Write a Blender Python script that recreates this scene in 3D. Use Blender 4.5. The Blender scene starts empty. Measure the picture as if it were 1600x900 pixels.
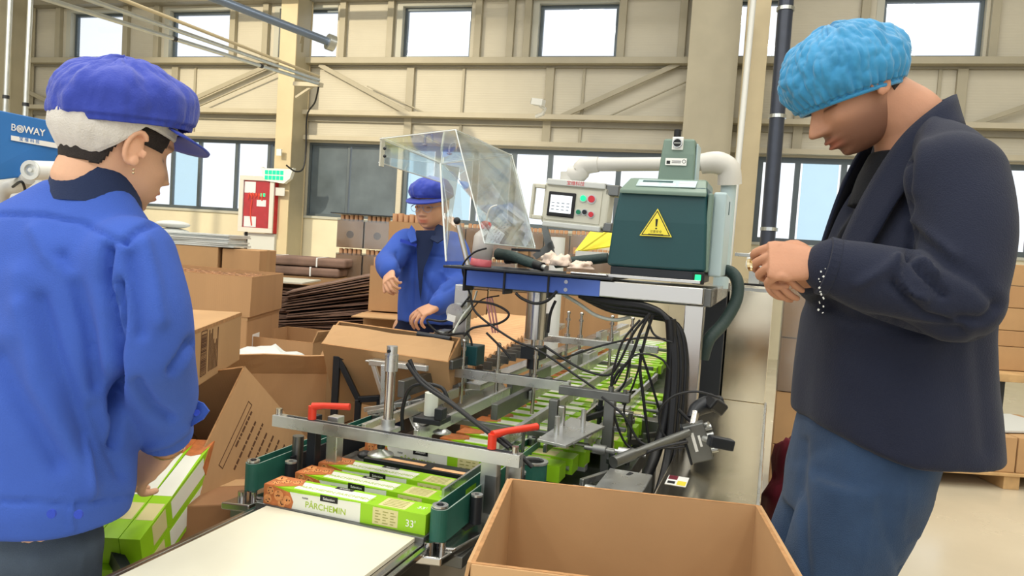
import bpy, math, random
import numpy as np
from mathutils import Matrix, Vector, noise
from math import sin, cos, pi, radians as R_
random.seed(7)
scene = bpy.context.scene
COL = scene.collection

# ---------------------------------------------------------------- camera
F_PX, PITCH, ROLL, CAM_H = 1155.0, R_(3.2), R_(3.75), 1.30
_f = Vector((0, cos(PITCH), -sin(PITCH))); _u = Vector((0, sin(PITCH), cos(PITCH))); _x = Vector((1, 0, 0))
CX = cos(ROLL)*_x + sin(ROLL)*_u
CU = -sin(ROLL)*_x + cos(ROLL)*_u
cam_d = bpy.data.cameras.new('camera'); cam = bpy.data.objects.new('camera', cam_d); COL.objects.link(cam)
cam_d.sensor_width = 36.0; cam_d.lens = F_PX/1600*36.0; cam_d.clip_start = 0.05; cam_d.clip_end = 200
cam.matrix_world = Matrix(((CX.x, CU.x, -_f.x, 0), (CX.y, CU.y, -_f.y, 0), (CX.z, CU.z, -_f.z, CAM_H), (0, 0, 0, 1)))
scene.camera = cam
CAM = Vector((0, 0, CAM_H))

# ---------------------------------------------------------------- light and exposure
LAMP_W = 78.0
scene.view_settings.view_transform = 'Standard'
scene.view_settings.look = 'None'
scene.view_settings.gamma = 1.0
scene.view_settings.use_curve_mapping = False
scene.view_settings.exposure = 0.0
world = bpy.data.worlds.new('daylight'); scene.world = world; world.use_nodes = True
wb = world.node_tree.nodes['Background']
wb.inputs['Color'].default_value = (0.97, 0.99, 1.0, 1); wb.inputs['Strength'].default_value = 1.25
sp_d = bpy.data.lights.new('spot_lamp', 'SPOT'); sp_o = bpy.data.objects.new('spot_lamp', sp_d); COL.objects.link(sp_o)   # warm lamp lighting the left bays of the far wall
sp_d.energy = 2400; sp_d.color = (1.0, 0.86, 0.62); sp_d.spot_size = R_(52); sp_d.spot_blend = 0.6; sp_d.shadow_soft_size = 0.12
sp_o.location = (-7.4, 4.6, 6.2); sp_o.rotation_euler = (Vector((-3.9, 10.6, 2.7))-Vector((-7.4, 4.6, 6.2))).to_track_quat('-Z', 'Y').to_euler()
for lx in (-7.5, -4.5, -1.5, 1.5, 4.5):                                # strip lamps under the roof
    for ly in (-3.0, 1.0, 5.0):
        a_d = bpy.data.lights.new('strip_lamp', 'AREA'); a_d.energy = LAMP_W; a_d.shape = 'RECTANGLE'; a_d.size = 0.5; a_d.size_y = 2.6; a_d.color = (1, 0.97, 0.91)
        a_o = bpy.data.objects.new('strip_lamp', a_d); COL.objects.link(a_o); a_o.location = (lx, ly, 6.6)

# ---------------------------------------------------------------- picture geometry helpers
def ray(x, y): return _f + (x-800)/F_PX*CX - (y-450)/F_PX*CU
def at(x, y, Y): d = ray(x, y); return CAM + d*(Y/d.y)
def onz(x, y, z): d = ray(x, y); return CAM + d*((z-CAM_H)/d.z)
YM = R_(-19.5)
TM = Matrix.Rotation(YM, 4, 'Z')          # machine axes: u across, v along, z up
YW = R_(-14.5)
TW = Matrix.Rotation(YW, 4, 'Z')          # building axes: a along the far wall, n away from the camera
TI = Matrix.Identity(4)
def Mp(u, v, z): return TM @ Vector((u, v, z))
def T_(loc=(0, 0, 0), rz=0, rx=0, ry=0):
    return Matrix.Translation(Vector(loc)) @ Matrix.Rotation(rz, 4, 'Z') @ Matrix.Rotation(ry, 4, 'Y') @ Matrix.Rotation(rx, 4, 'X')

# ---------------------------------------------------------------- materials
def lin(c):
    return tuple((v/255/12.92 if v/255 <= 0.04045 else ((v/255+0.055)/1.055)**2.4) for v in c) + (1,)
MATS = {}
def mat(name, rgb, rough=0.5, metal=0.0, var=0.0, vscale=8.0, bump=0.0, bscale=60.0, stretch=(1, 1, 1), emis=None, estr=1.0,
        trans=0.0, ior=1.45, spec=0.5, wave=None, rvar=0.0, col2=None, coat=0.0, sheen=0.0, coord='Object', alpha=1.0):
    m = bpy.data.materials.new(name); m.use_nodes = True
    nt = m.node_tree; b = nt.nodes['Principled BSDF']; L = nt.links
    c = lin(rgb); b.inputs['Base Color'].default_value = c
    b.inputs['Roughness'].default_value = rough; b.inputs['Metallic'].default_value = metal
    b.inputs['Specular IOR Level'].default_value = spec; b.inputs['IOR'].default_value = ior
    b.inputs['Transmission Weight'].default_value = trans; b.inputs['Coat Weight'].default_value = coat
    b.inputs['Sheen Weight'].default_value = sheen; b.inputs['Alpha'].default_value = alpha
    if emis: b.inputs['Emission Color'].default_value = lin(emis); b.inputs['Emission Strength'].default_value = estr
    tc = nt.nodes.new('ShaderNodeTexCoord'); mp = nt.nodes.new('ShaderNodeMapping'); L.new(tc.outputs[coord], mp.inputs[0])
    mp.inputs['Scale'].default_value = stretch
    if var or rvar or col2:
        n = nt.nodes.new('ShaderNodeTexNoise'); n.inputs['Scale'].default_value = vscale; n.inputs['Detail'].default_value = 5
        L.new(mp.outputs[0], n.inputs['Vector'])
        if var or col2:
            r = nt.nodes.new('ShaderNodeValToRGB'); L.new(n.outputs['Fac'], r.inputs[0])
            r.color_ramp.elements[0].position = 0.3; r.color_ramp.elements[1].position = 0.7
            if col2: d, l = lin(col2), c
            else: d = tuple(v*(1-var) for v in c[:3])+(1,); l = tuple(min(1, v*(1+var)) for v in c[:3])+(1,)
            r.color_ramp.elements[0].color = d; r.color_ramp.elements[1].color = l
            L.new(r.outputs[0], b.inputs['Base Color'])
        if rvar:
            mr = nt.nodes.new('ShaderNodeMapRange'); L.new(n.outputs['Fac'], mr.inputs[0])
            mr.inputs[1].default_value = 0.3; mr.inputs[2].default_value = 0.7
            mr.inputs[3].default_value = max(0.02, rough-rvar); mr.inputs[4].default_value = min(1, rough+rvar)
            L.new(mr.outputs[0], b.inputs['Roughness'])
    if bump:
        bn = nt.nodes.new('ShaderNodeBump'); bn.inputs['Strength'].default_value = bump; bn.inputs['Distance'].default_value = 0.004
        if wave:
            w = nt.nodes.new('ShaderNodeTexWave'); w.bands_direction = wave; w.inputs['Scale'].default_value = bscale
            w.inputs['Distortion'].default_value = 0.6
            L.new(mp.outputs[0], w.inputs['Vector']); L.new(w.outputs['Fac'], bn.inputs['Height'])
        else:
            n2 = nt.nodes.new('ShaderNodeTexNoise'); n2.inputs['Scale'].default_value = bscale; n2.inputs['Detail'].default_value = 4
            L.new(mp.outputs[0], n2.inputs['Vector']); L.new(n2.outputs['Fac'], bn.inputs['Height'])
        L.new(bn.outputs[0], b.inputs['Normal'])
    MATS[name] = m
    return m
def glassmat(name, tint, gloss=0.1, rough=0.02, haze=0.0, hazecol=(230, 238, 240), hvar=None):
    m = bpy.data.materials.new(name); m.use_nodes = True; nt = m.node_tree; nt.nodes.clear(); L = nt.links
    o = nt.nodes.new('ShaderNodeOutputMaterial'); t = nt.nodes.new('ShaderNodeBsdfTransparent'); g = nt.nodes.new('ShaderNodeBsdfGlossy')
    t.inputs[0].default_value = lin(tint); g.inputs['Roughness'].default_value = rough; g.inputs['Color'].default_value = (0.9, 0.95, 0.95, 1)
    mx = nt.nodes.new('ShaderNodeMixShader'); fr = nt.nodes.new('ShaderNodeLayerWeight'); fr.inputs[0].default_value = 0.25
    mm = nt.nodes.new('ShaderNodeMath'); mm.operation = 'MULTIPLY_ADD'; L.new(fr.outputs['Fresnel'], mm.inputs[0]); mm.inputs[1].default_value = 0.6; mm.inputs[2].default_value = gloss
    L.new(mm.outputs[0], mx.inputs[0]); L.new(t.outputs[0], mx.inputs[1]); L.new(g.outputs[0], mx.inputs[2])
    out = mx.outputs[0]
    if haze:
        d = nt.nodes.new('ShaderNodeBsdfDiffuse'); d.inputs[0].default_value = lin(hazecol)
        tl = nt.nodes.new('ShaderNodeBsdfTranslucent'); tl.inputs[0].default_value = lin(hazecol)
        ad = nt.nodes.new('ShaderNodeMixShader'); ad.inputs[0].default_value = 0.5; L.new(d.outputs[0], ad.inputs[1]); L.new(tl.outputs[0], ad.inputs[2])
        m2 = nt.nodes.new('ShaderNodeMixShader'); m2.inputs[0].default_value = haze
        if hvar:
            tc = nt.nodes.new('ShaderNodeTexCoord'); n = nt.nodes.new('ShaderNodeTexNoise'); n.inputs['Scale'].default_value = hvar; n.inputs['Detail'].default_value = 6
            L.new(tc.outputs['Object'], n.inputs['Vector'])
            mr = nt.nodes.new('ShaderNodeMapRange'); L.new(n.outputs['Fac'], mr.inputs[0]); mr.inputs[1].default_value = 0.35; mr.inputs[2].default_value = 0.7
            mr.inputs[3].default_value = haze*0.3; mr.inputs[4].default_value = min(1, haze*1.8); L.new(mr.outputs[0], m2.inputs[0])
        L.new(out, m2.inputs[1]); L.new(ad.outputs[0], m2.inputs[2]); out = m2.outputs[0]
    L.new(out, o.inputs[0]); MATS[name] = m
    return m
mat('cladding', (202, 196, 178), 0.55, var=0.05, vscale=1.5, bump=0.25, bscale=9.0, wave='Z')
mat('girt', (172, 165, 144), 0.5, var=0.05, vscale=4)
mat('girt_pale', (192, 184, 162), 0.5, var=0.05, vscale=4)
mat('girt_grey', (150, 145, 130), 0.5, var=0.05, vscale=4)
mat('plaster', (225, 217, 190), 0.7, var=0.05, vscale=3, bump=0.1, bscale=25)
mat('column_paint', (205, 190, 155), 0.45, var=0.05, vscale=3)
mat('column_grey', (180, 172, 148), 0.45, var=0.06, vscale=3)
mat('concrete', (205, 195, 172), 0.22, var=0.07, vscale=1.2, rvar=0.08, bump=0.05, bscale=20)
mat('window_metal', (92, 102, 108), 0.4, metal=0.3)
mat('reveal', (190, 190, 178), 0.5); mat('roof_white', (222, 222, 214), 0.6)
glassmat('clear_glass', (250, 252, 255), 0.03)
glassmat('frosted_blue', (222, 238, 246), 0.03, haze=0.06, hazecol=(215, 232, 242), hvar=1.2)
mat('dark_pane', (96, 108, 116), 0.25, var=0.25, vscale=2.0, spec=0.6)
mat('steel', (196, 194, 190), 0.24, metal=1.0, var=0.03, vscale=6, rvar=0.06)
mat('steel_sheet', (224, 214, 190), 0.2, metal=1.0, var=0.05, vscale=3, rvar=0.08, bump=0.04, bscale=4)
mat('alu', (200, 202, 200), 0.32, metal=0.85, var=0.06, vscale=20, rvar=0.1)
mat('alu_dark', (120, 122, 120), 0.4, metal=0.9, var=0.1, vscale=20, rvar=0.1)
mat('galvanised', (200, 205, 205), 0.3, metal=0.9, var=0.08, vscale=10)
mat('pipe_blue', (120, 135, 158), 0.3, metal=0.6)
mat('black_metal', (42, 45, 50), 0.4, metal=0.3, var=0.1)
mat('black_pipe', (62, 68, 82), 0.3, metal=0.2, var=0.1)
mat('black_rubber', (24, 25, 28), 0.42, var=0.2, vscale=30)
mat('hose_green', (44, 62, 60), 0.6, bump=0.4, bscale=120)
mat('belt_green', (40, 98, 84), 0.5, var=0.12, vscale=18)
mat('belt_edge', (140, 160, 150), 0.6)
mat('belt_white', (224, 221, 200), 0.55, var=0.05, vscale=4, bump=0.05)
mat('blue_film', (84, 112, 190), 0.22, metal=0.35, var=0.1, vscale=8)
mat('unit_green', (24, 70, 74), 0.38, var=0.06, vscale=6, bump=0.05, bscale=200)
mat('unit_green_pale', (112, 134, 122), 0.38, var=0.05, vscale=6)
mat('unit_grey', (178, 198, 202), 0.4)
mat('panel_beige', (208, 206, 190), 0.45, var=0.03)
mat('arm_grey', (205, 203, 196), 0.4)
mat('screen_white', (230, 235, 240), 0.2, emis=(235, 240, 245), estr=0.6)
mat('screen_line', (120, 130, 140), 0.4)
mat('led_green', (20, 220, 120), 0.3, emis=(30, 235, 150), estr=1.0)
mat('button_red', (208, 50, 60), 0.3)
mat('button_green', (20, 130, 90), 0.3)
mat('button_black', (30, 30, 32), 0.3)
mat('warn_yellow', (238, 222, 70), 0.4)
mat('ink_black', (22, 22, 24), 0.5)
mat('ink_brown', (92, 60, 38), 0.8)
mat('paper_white', (240, 240, 236), 0.6)
mat('paper_grey', (205, 208, 205), 0.6)
mat('red_plastic', (220, 62, 40), 0.35)
mat('rag', (225, 205, 188), 0.9, var=0.1, vscale=20, bump=0.5, bscale=60)
mat('cardboard', (182, 142, 100), 0.8, var=0.09, vscale=6, bump=0.05, bscale=40, wave='X', stretch=(1, 1, 0.02))
mat('cardboard_light', (186, 148, 105), 0.8, var=0.06, vscale=6, bump=0.1, bscale=40)
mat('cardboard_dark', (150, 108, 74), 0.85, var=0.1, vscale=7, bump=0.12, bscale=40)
mat('cardboard_edge', (176, 132, 88), 0.9, var=0.2, vscale=60)
mat('sheet_brown', (128, 102, 88), 0.85, var=0.3, vscale=5)
mat('tube_kraft', (205, 158, 118), 0.8, var=0.08, vscale=20)
mat('tube_inside', (120, 84, 60), 0.9)
mat('roll_kraft', (226, 176, 128), 0.7, var=0.08, vscale=20)
mat('carton_green', (150, 205, 30), 0.4)
mat('carton_green_dark', (86, 140, 26), 0.45)
mat('carton_white', (232, 234, 222), 0.4)
mat('carton_info', (214, 206, 150), 0.45)
mat('carton_info_ink', (150, 150, 80), 0.45)
mat('carton_text', (168, 196, 70), 0.45)
mat('cookie_back', (190, 112, 62), 0.5, var=0.2, vscale=60)
mat('cookie', (216, 146, 88), 0.6, var=0.2, vscale=120)
mat('choc', (74, 40, 26), 0.5)
glassmat('acrylic', (252, 253, 253), 0.02, haze=0.035, hazecol=(240, 244, 244), hvar=6)
mat('acrylic_edge', (232, 238, 238), 0.25)
glassmat('plastic_wrap', (235, 235, 232), 0.16, rough=0.15, haze=0.12, hazecol=(235, 235, 235), hvar=9)
mat('bottle_plastic', (226, 222, 218), 0.35, trans=0.35)
mat('pink_liquid', (228, 110, 120), 0.3, trans=0.3)
mat('cable_pink', (214, 150, 150), 0.5)
mat('cable_white', (212, 216, 205), 0.5)
mat('banner_blue', (52, 118, 190), 0.45)
mat('hydrant_red', (190, 32, 48), 0.4, var=0.15, vscale=15)
mat('hydrant_frame', (214, 210, 204), 0.4)
mat('white_plastic', (232, 234, 230), 0.4)
mat('pallet_wood', (196, 160, 112), 0.8, var=0.15, vscale=12)
mat('bag_maroon', (112, 32, 48), 0.5, var=0.2)
mat('yellow_strap', (222, 210, 70), 0.5)

# ---------------------------------------------------------------- mesh builder
def lathe_pts(prof, n):
    V = []; Fc = []
    for (r, z) in prof:
        for k in range(n):
            a = 2*pi*k/n; V.append((r*cos(a), r*sin(a), z))
    for i in range(len(prof)-1):
        for k in range(n):
            k2 = (k+1) % n; Fc.append((i*n+k, i*n+k2, (i+1)*n+k2, (i+1)*n+k))
    return V, Fc
class MB:
    def __init__(s, T=TI): s.v = []; s.f = []; s.mi = []; s.mats = []; s.T = T; s.sm = []
    def midx(s, m):
        if m not in s.mats: s.mats.append(m)
        return s.mats.index(m)
    def add(s, V, Fc, m=None, T=None, smooth=False):
        X = s.T if T is None else s.T @ T
        o = len(s.v); s.v += [tuple(X @ Vector(p)) for p in V]; s.f += [tuple(o+i for i in f) for f in Fc]
        k = s.midx(m or 'default'); s.mi += [k]*len(Fc); s.sm += [smooth]*len(Fc)
        return s
    def box(s, x0, x1, y0, y1, z0, z1, m=None, T=None):
        V = [(x0, y0, z0), (x1, y0, z0), (x1, y1, z0), (x0, y1, z0), (x0, y0, z1), (x1, y0, z1), (x1, y1, z1), (x0, y1, z1)]
        return s.add(V, [(0, 3, 2, 1), (4, 5, 6, 7), (0, 1, 5, 4), (1, 2, 6, 5), (2, 3, 7, 6), (3, 0, 4, 7)], m, T)
    def cbox(s, c, size, m=None, T=None):
        return s.box(c[0]-size[0]/2, c[0]+size[0]/2, c[1]-size[1]/2, c[1]+size[1]/2, c[2]-size[2]/2, c[2]+size[2]/2, m, T)
    def bar(s, p0, p1, w, h, m=None, up=(0, 0, 1)):      # rectangular bar between two points
        p0, p1 = Vector(p0), Vector(p1); d = (p1-p0).normalized(); upv = Vector(up)
        if abs(d.dot(upv)) > 0.98: upv = Vector((1, 0, 0))
        sx = d.cross(upv).normalized(); sy = sx.cross(d).normalized(); V = []
        for p in (p0, p1):
            for a, b in ((-1, -1), (1, -1), (1, 1), (-1, 1)): V.append(tuple(p+sx*(a*w/2)+sy*(b*h/2)))
        return s.add(V, [(0, 1, 2, 3), (7, 6, 5, 4), (0, 4, 5, 1), (1, 5, 6, 2), (2, 6, 7, 3), (3, 7, 4, 0)], m)
    def tube(s, pts, r, n=10, m=None, caps=True, smooth=True, sub=0):
        P = [Vector(p) for p in pts]
        rr = list(r) if hasattr(r, '__len__') else [r]*len(P)
        if sub and len(P) > 2:
            Q = []; q = []
            for i in range(len(P)-1):
                a, b, c, d = P[max(i-1, 0)], P[i], P[i+1], P[min(i+2, len(P)-1)]
                for k in range(sub):
                    t = k/sub
                    Q.append(0.5*((2*b)+(c-a)*t+(2*a-5*b+4*c-d)*t*t+(3*b-a-3*c+d)*t**3)); q.append(rr[i]+(rr[i+1]-rr[i])*t)
            Q.append(P[-1]); q.append(rr[-1]); P, rr = Q, q
        V = []; Fc = []; nrm = None
        for i, p in enumerate(P):
            d = (P[min(i+1, len(P)-1)]-P[max(i-1, 0)])
            if d.length < 1e-9: d = Vector((0, 0, 1))
            d.normalize()
            if nrm is None:
                nrm = d.cross(Vector((0, 0, 1))) if abs(d.z) < 0.9 else d.cross(Vector((1, 0, 0)))
            nrm = (nrm-d*nrm.dot(d)).normalized(); b = d.cross(nrm)
            for k in range(n):
                a = 2*pi*k/n; V.append(tuple(p+nrm*(rr[i]*cos(a))+b*(rr[i]*sin(a))))
        for i in range(len(P)-1):
            for k in range(n):
                k2 = (k+1) % n; Fc.append((i*n+k, i*n+k2, (i+1)*n+k2, (i+1)*n+k))
        s.add(V, Fc, m, smooth=smooth)
        if caps:
            L = len(P)-1
            s.add([V[k] for k in range(n)], [tuple(range(n))[::-1]], m); s.add([V[L*n+k] for k in range(n)], [tuple(range(n))], m)
        return s
    def cyl(s, p0, p1, r, n=16, m=None, r1=None): return s.tube([p0, p1], [r, r if r1 is None else r1], n, m)
    def lathe(s, prof, loc=(0, 0, 0), n=24, m=None, T=None, smooth=True):
        V, Fc = lathe_pts(prof, n); X = Matrix.Translation(Vector(loc))
        if T is not None: X = X @ T
        return s.add(V, Fc, m, X, smooth)
    def ring(s, p0, p1, ro, ri, n=20, m=None, mi=None):
        p0, p1 = Vector(p0), Vector(p1); q = (p1-p0).to_track_quat('Z', 'Y').to_matrix().to_4x4(); h = (p1-p0).length
        X = Matrix.Translation(p0) @ q
        V, Fc = lathe_pts([(ri, h), (ro, h), (ro, 0), (ri, 0)], n); s.add(V, [f[::-1] for f in Fc], m, X)
        V, Fc = lathe_pts([(ri, 0), (ri, h)], n); s.add(V, [f[::-1] for f in Fc], mi or m, X, True)
        return s
    def prism(s, poly, z0, z1, m=None, T=None):
        n = len(poly); V = [(x, y, z0) for x, y in poly]+[(x, y, z1) for x, y in poly]
        Fc = [tuple(range(n))[::-1], tuple(range(n, 2*n))]+[(i, (i+1) % n, n+(i+1) % n, n+i) for i in range(n)]
        return s.add(V, Fc, m, T)
    def quad(s, a, b, c, d, m=None, t=0.0):
        a, b, c, d = map(Vector, (a, b, c, d))
        if not t: return s.add([tuple(p) for p in (a, b, c, d)], [(0, 1, 2, 3)], m)
        nrm = (c-a).cross(d-b).normalized()*t
        V = [tuple(p) for p in (a, b, c, d)]+[tuple(p+nrm) for p in (a, b, c, d)]
        return s.add(V, [(3, 2, 1, 0), (4, 5, 6, 7), (0, 1, 5, 4), (1, 2, 6, 5), (2, 3, 7, 6), (3, 0, 4, 7)], m)
    def sphere(s, c, r, n=14, m=None, sc=(1, 1, 1)):
        prof = [(max(1e-4, r*sin(pi*i/n)), -r*cos(pi*i/n)) for i in range(n+1)]
        V, Fc = lathe_pts(prof, n*2); return s.add(V, Fc, m, Matrix.Translation(Vector(c)) @ Matrix.Diagonal((*sc, 1)), True)
    def build(s, name, m=None, parent=None, bevel=0.0, seg=2, origin=None, link=True):
        o = Vector(origin) if origin is not None else (abs_loc(parent) if parent else Vector((0, 0, 0)))
        me = bpy.data.meshes.new(name)
        me.from_pydata([(p[0]-o.x, p[1]-o.y, p[2]-o.z) for p in s.v], [], s.f)
        for k in s.mats: me.materials.append(MATS[m if k == 'default' else k])
        me.polygons.foreach_set('material_index', s.mi); me.polygons.foreach_set('use_smooth', s.sm); me.update()
        ob = bpy.data.objects.new(name, me); COL.objects.link(ob)
        if parent: ob.parent = parent; ob.location = o-abs_loc(parent)
        else: ob.location = o
        if bevel:
            b = ob.modifiers.new('bevel', 'BEVEL'); b.width = bevel; b.segments = seg; b.limit_method = 'ANGLE'; b.angle_limit = R_(50)
            b.harden_normals = False
        return ob
def abs_loc(o):
    l = Vector(o.location)
    while o.parent: o = o.parent; l += Vector(o.location)
    return l
def tag(o, label=None, cat=None, group=None, kind=None):
    if label: o['label'] = label
    if cat: o['category'] = cat
    if group: o['group'] = group
    if kind: o['kind'] = kind
    return o
def thing(name, label, cat, loc=(0, 0, 0), group=None, kind=None):
    o = bpy.data.objects.new(name, None); COL.objects.link(o); o.location = loc; o.empty_display_size = 0.05
    return tag(o, label, cat, group, kind)
def copy_tree(o, parent=None):
    c = o.copy(); COL.objects.link(c); c.parent = parent
    for ch in list(o.children): copy_tree(ch, c)
    return c
def text(body, size, T, m, name, parent, ext=0.0004, align='CENTER', sx=1.0, bold=0.0):
    cu = bpy.data.curves.new(name, 'FONT'); cu.body = body; cu.size = size; cu.align_x = align; cu.align_y = 'CENTER'; cu.extrude = ext
    cu.offset = bold
    t = bpy.data.objects.new(name, cu); COL.objects.link(t); bpy.context.view_layer.update()
    me = bpy.data.meshes.new_from_object(t.evaluated_get(bpy.context.evaluated_depsgraph_get()))
    bpy.data.objects.remove(t)
    me.transform(Matrix.Diagonal((sx, 1, 1, 1))); me.transform(T)
    o = abs_loc(parent); me.transform(Matrix.Translation(-o))
    me.materials.clear(); me.materials.append(MATS[m])
    ob = bpy.data.objects.new(name, me); COL.objects.link(ob); ob.parent = parent
    return ob
ONES = ['', 'first', 'second', 'third', 'fourth', 'fifth', 'sixth', 'seventh', 'eighth', 'ninth', 'tenth', 'eleventh', 'twelfth', 'thirteenth', 'fourteenth', 'fifteenth', 'sixteenth', 'seventeenth', 'eighteenth', 'nineteenth']
def ordinal(n):
    if n < 20: return ONES[n]
    t, o = divmod(n, 10); w = {2: 'twent', 3: 'thirt'}[t]
    return w+'ieth' if o == 0 else w+'y '+ONES[o]
def face_T(o, xd, yd):      # frame for flat writing: origin, reading direction, up direction
    x = Vector(xd).normalized(); y = Vector(yd); y = (y-x*y.dot(x)).normalized(); z = x.cross(y); o = Vector(o)
    return Matrix(((x.x, y.x, z.x, o.x), (x.y, y.y, z.y, o.y), (x.z, y.z, z.z, o.z), (0, 0, 0, 1)))
# ================================================================ the setting
def struct(name, mb, m, bevel=0, label=None, parent=None):
    o = mb.build(name, m, parent, bevel)
    if not parent: o['kind'] = 'structure'; 
    if label: o['label'] = label
    return o
NW = 10.6
struct('floor', MB(TW).box(-16, 9, -6, NW+0.1, -0.1, 0, 'concrete'), 'concrete')
UPW = [(-12.6, -11.9), (-11.0, -9.84), (-8.99, -7.75), (-6.93, -5.82), (-4.82, -3.63), (-2.69, -1.45), (-0.15, 0.77), (1.89, 3.16), (4.3, 5.5)]
LOW = [(-11.2, -6.3), (-6.22, -4.68), (-4.60, -0.36), (0.3, 4.95)]
def wall_band(mb, z0, z1, holes, m, a0=-14, a1=7.5):
    x = a0
    for h0, h1 in holes:
        mb.box(x, h0, NW, NW+0.18, z0, z1, m); x = h1
    mb.box(x, a1, NW, NW+0.18, z0, z1, m)
w = MB(TW)
w.box(-14, 7.5, NW, NW+0.18, 0, 1.58, 'plaster')
wall_band(w, 1.58, 2.74, LOW, 'cladding'); w.box(-14, 7.5, NW, NW+0.18, 2.74, 4.04, 'cladding')
wall_band(w, 4.04, 4.87, UPW, 'cladding'); w.box(-14, 7.5, NW, NW+0.18, 4.87, 7.0, 'cladding')
struct('wall_back', w, 'cladding')
struct('ceiling', MB(TW).box(-14, 7.5, -5.5, NW, 7.0, 7.1), 'roof_white')
struct('wall_left', MB(TW).box(-14.1, -14, -5.5, NW, 0, 7.0), 'cladding')
struct('wall_right', MB(TW).box(7.5, 7.6, -5.5, NW, 0, 7.0), 'cladding')
tn = [0]
def trim(mb, m, bevel=0.004):
    tn[0] += 1; return struct('trim_%d' % tn[0], mb, m, bevel)
COLS = []
def hgirt(z0, z1, n0, n1, m, a0=-14, a1=7.5): return trim(MB(TW).box(a0, a1, NW-n1, NW-n0, z0, z1), m)
hgirt(3.14, 3.21, 0.0, 0.22, 'girt_pale'); hgirt(3.06, 3.14, 0.0, 0.05, 'girt_grey')
hgirt(3.93, 4.02, 0.0, 0.20, 'girt'); hgirt(3.90, 3.93, 0.0, 0.06, 'girt_grey')
hgirt(2.76, 2.83, 0.0, 0.16, 'girt_pale')
hgirt(4.90, 5.02, 0.0, 0.22, 'girt_grey')
hgirt(1.54, 1.58, 0.0, 0.03, 'reveal')
for a in (-13.1, -8.72, -4.53, -2.37, -9.9, 1.05, 2.95, 5.1):
    trim(MB(TW).box(a-0.06, a+0.06, NW-0.06, NW, 2.83, 3.92), 'girt')
for a in (-3.69, -1.88, -8.35, 2.7, -11.9):
    trim(MB(TW).box(a-0.02, a+0.02, NW-0.03, NW, 2.83, 3.92), 'girt')
for a in (-4.9, -3.5, -2.75, -1.38, -7.05, -5.7, -9.1, -7.65, -3.0, -0.55, 1.75, 3.25, -9.72, -11.12):
    trim(MB(TW).box(a-0.05, a+0.05, NW-0.08, NW, 4.03, 4.9), 'girt')
def brace(a0, z0, a1, z1, w_, m='girt'): trim(MB(TW).bar((a0, NW-0.12, z0), (a1, NW-0.12, z1), 0.03, w_), m)
brace(-8.65, 3.22, -6.95, 3.9, 0.07); brace(-8.25, 3.22, -6.6, 3.87, 0.018)
brace(-6.03, 3.92, -4.5, 3.2, 0.07); brace(-5.2, 3.6, -4.2, 3.2, 0.018)
brace(-2.15, 3.2, -0.45, 4.0, 0.07); brace(-1.5, 3.2, -0.45, 3.7, 0.018)
brace(-12.9, 3.9, -11.0, 3.2, 0.07)
brace(3.1, 3.2, 4.8, 3.92, 0.06)
# windows
wn = [0]
def window(a0, a1, z0, z1, panes, frame=0.05, fm='window_metal', n=NW+0.07):
    wn[0] += 1
    loc = TW @ Vector(((a0+a1)/2, NW, z0))
    r = thing('window_%d' % wn[0], None, None, loc, kind='structure')
    f = MB(TW)
    f.box(a0, a1, n-0.03, n+0.03, z0, z0+frame); f.box(a0, a1, n-0.03, n+0.03, z1-frame, z1)
    xs = [a0]+[p[0] for p in panes[1:]]+[a1]
    for i, x in enumerate(xs):
        xa = x if i == 0 else (x-frame if i == len(xs)-1 else x-frame/2)
        f.box(xa, xa+frame, n-0.03, n+0.03, z0+frame, z1-frame)
    f.build('window_frame', fm, r)
    for i, p in enumerate(panes):
        x0 = xs[i]+frame*0.9; x1 = xs[i+1]-frame*0.9
        MB(TW).box(x0, x1, n-0.004, n+0.004, z0+frame, z1-frame).build('pane', p[1], r)
    return r
for a0, a1 in UPW:
    r = window(a0+0.09, a1, 4.06, 4.83, [(a0, 'clear_glass')], 0.045, 'window_metal', NW+0.12)
    MB(TW).box(a0, a0+0.09, NW-0.01, NW+0.17, 4.04, 4.87).box(a0+0.09, a1, NW-0.01, NW+0.17, 4.83, 4.87).build('reveal', 'reveal', r)
window(-11.2, -6.3, 1.58, 2.74, [(-11.2, 'clear_glass'), (-10.2, 'frosted_blue'), (-9.4, 'clear_glass'), (-8.78, 'frosted_blue'), (-8.25, 'clear_glass'), (-7.55, 'clear_glass'), (-6.95, 'dark_pane')])
window(-6.22, -4.68, 1.58, 2.74, [(-6.22, 'dark_pane'), (-5.53, 'dark_pane')], 0.04)
window(-4.60, -0.36, 1.58, 2.74, [(-4.6, 'frosted_blue'), (-4.05, 'frosted_blue'), (-3.44, 'frosted_blue'), (-2.85, 'clear_glass'), (-2.30, 'clear_glass'), (-1.30, 'clear_glass')], 0.07)
window(0.3, 4.95, 1.58, 2.74, [(0.3, 'clear_glass'), (0.62, 'clear_glass'), (1.10, 'frosted_blue'), (1.68, 'clear_glass'), (2.8, 'clear_glass'), (3.9, 'clear_glass')], 0.07)
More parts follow.
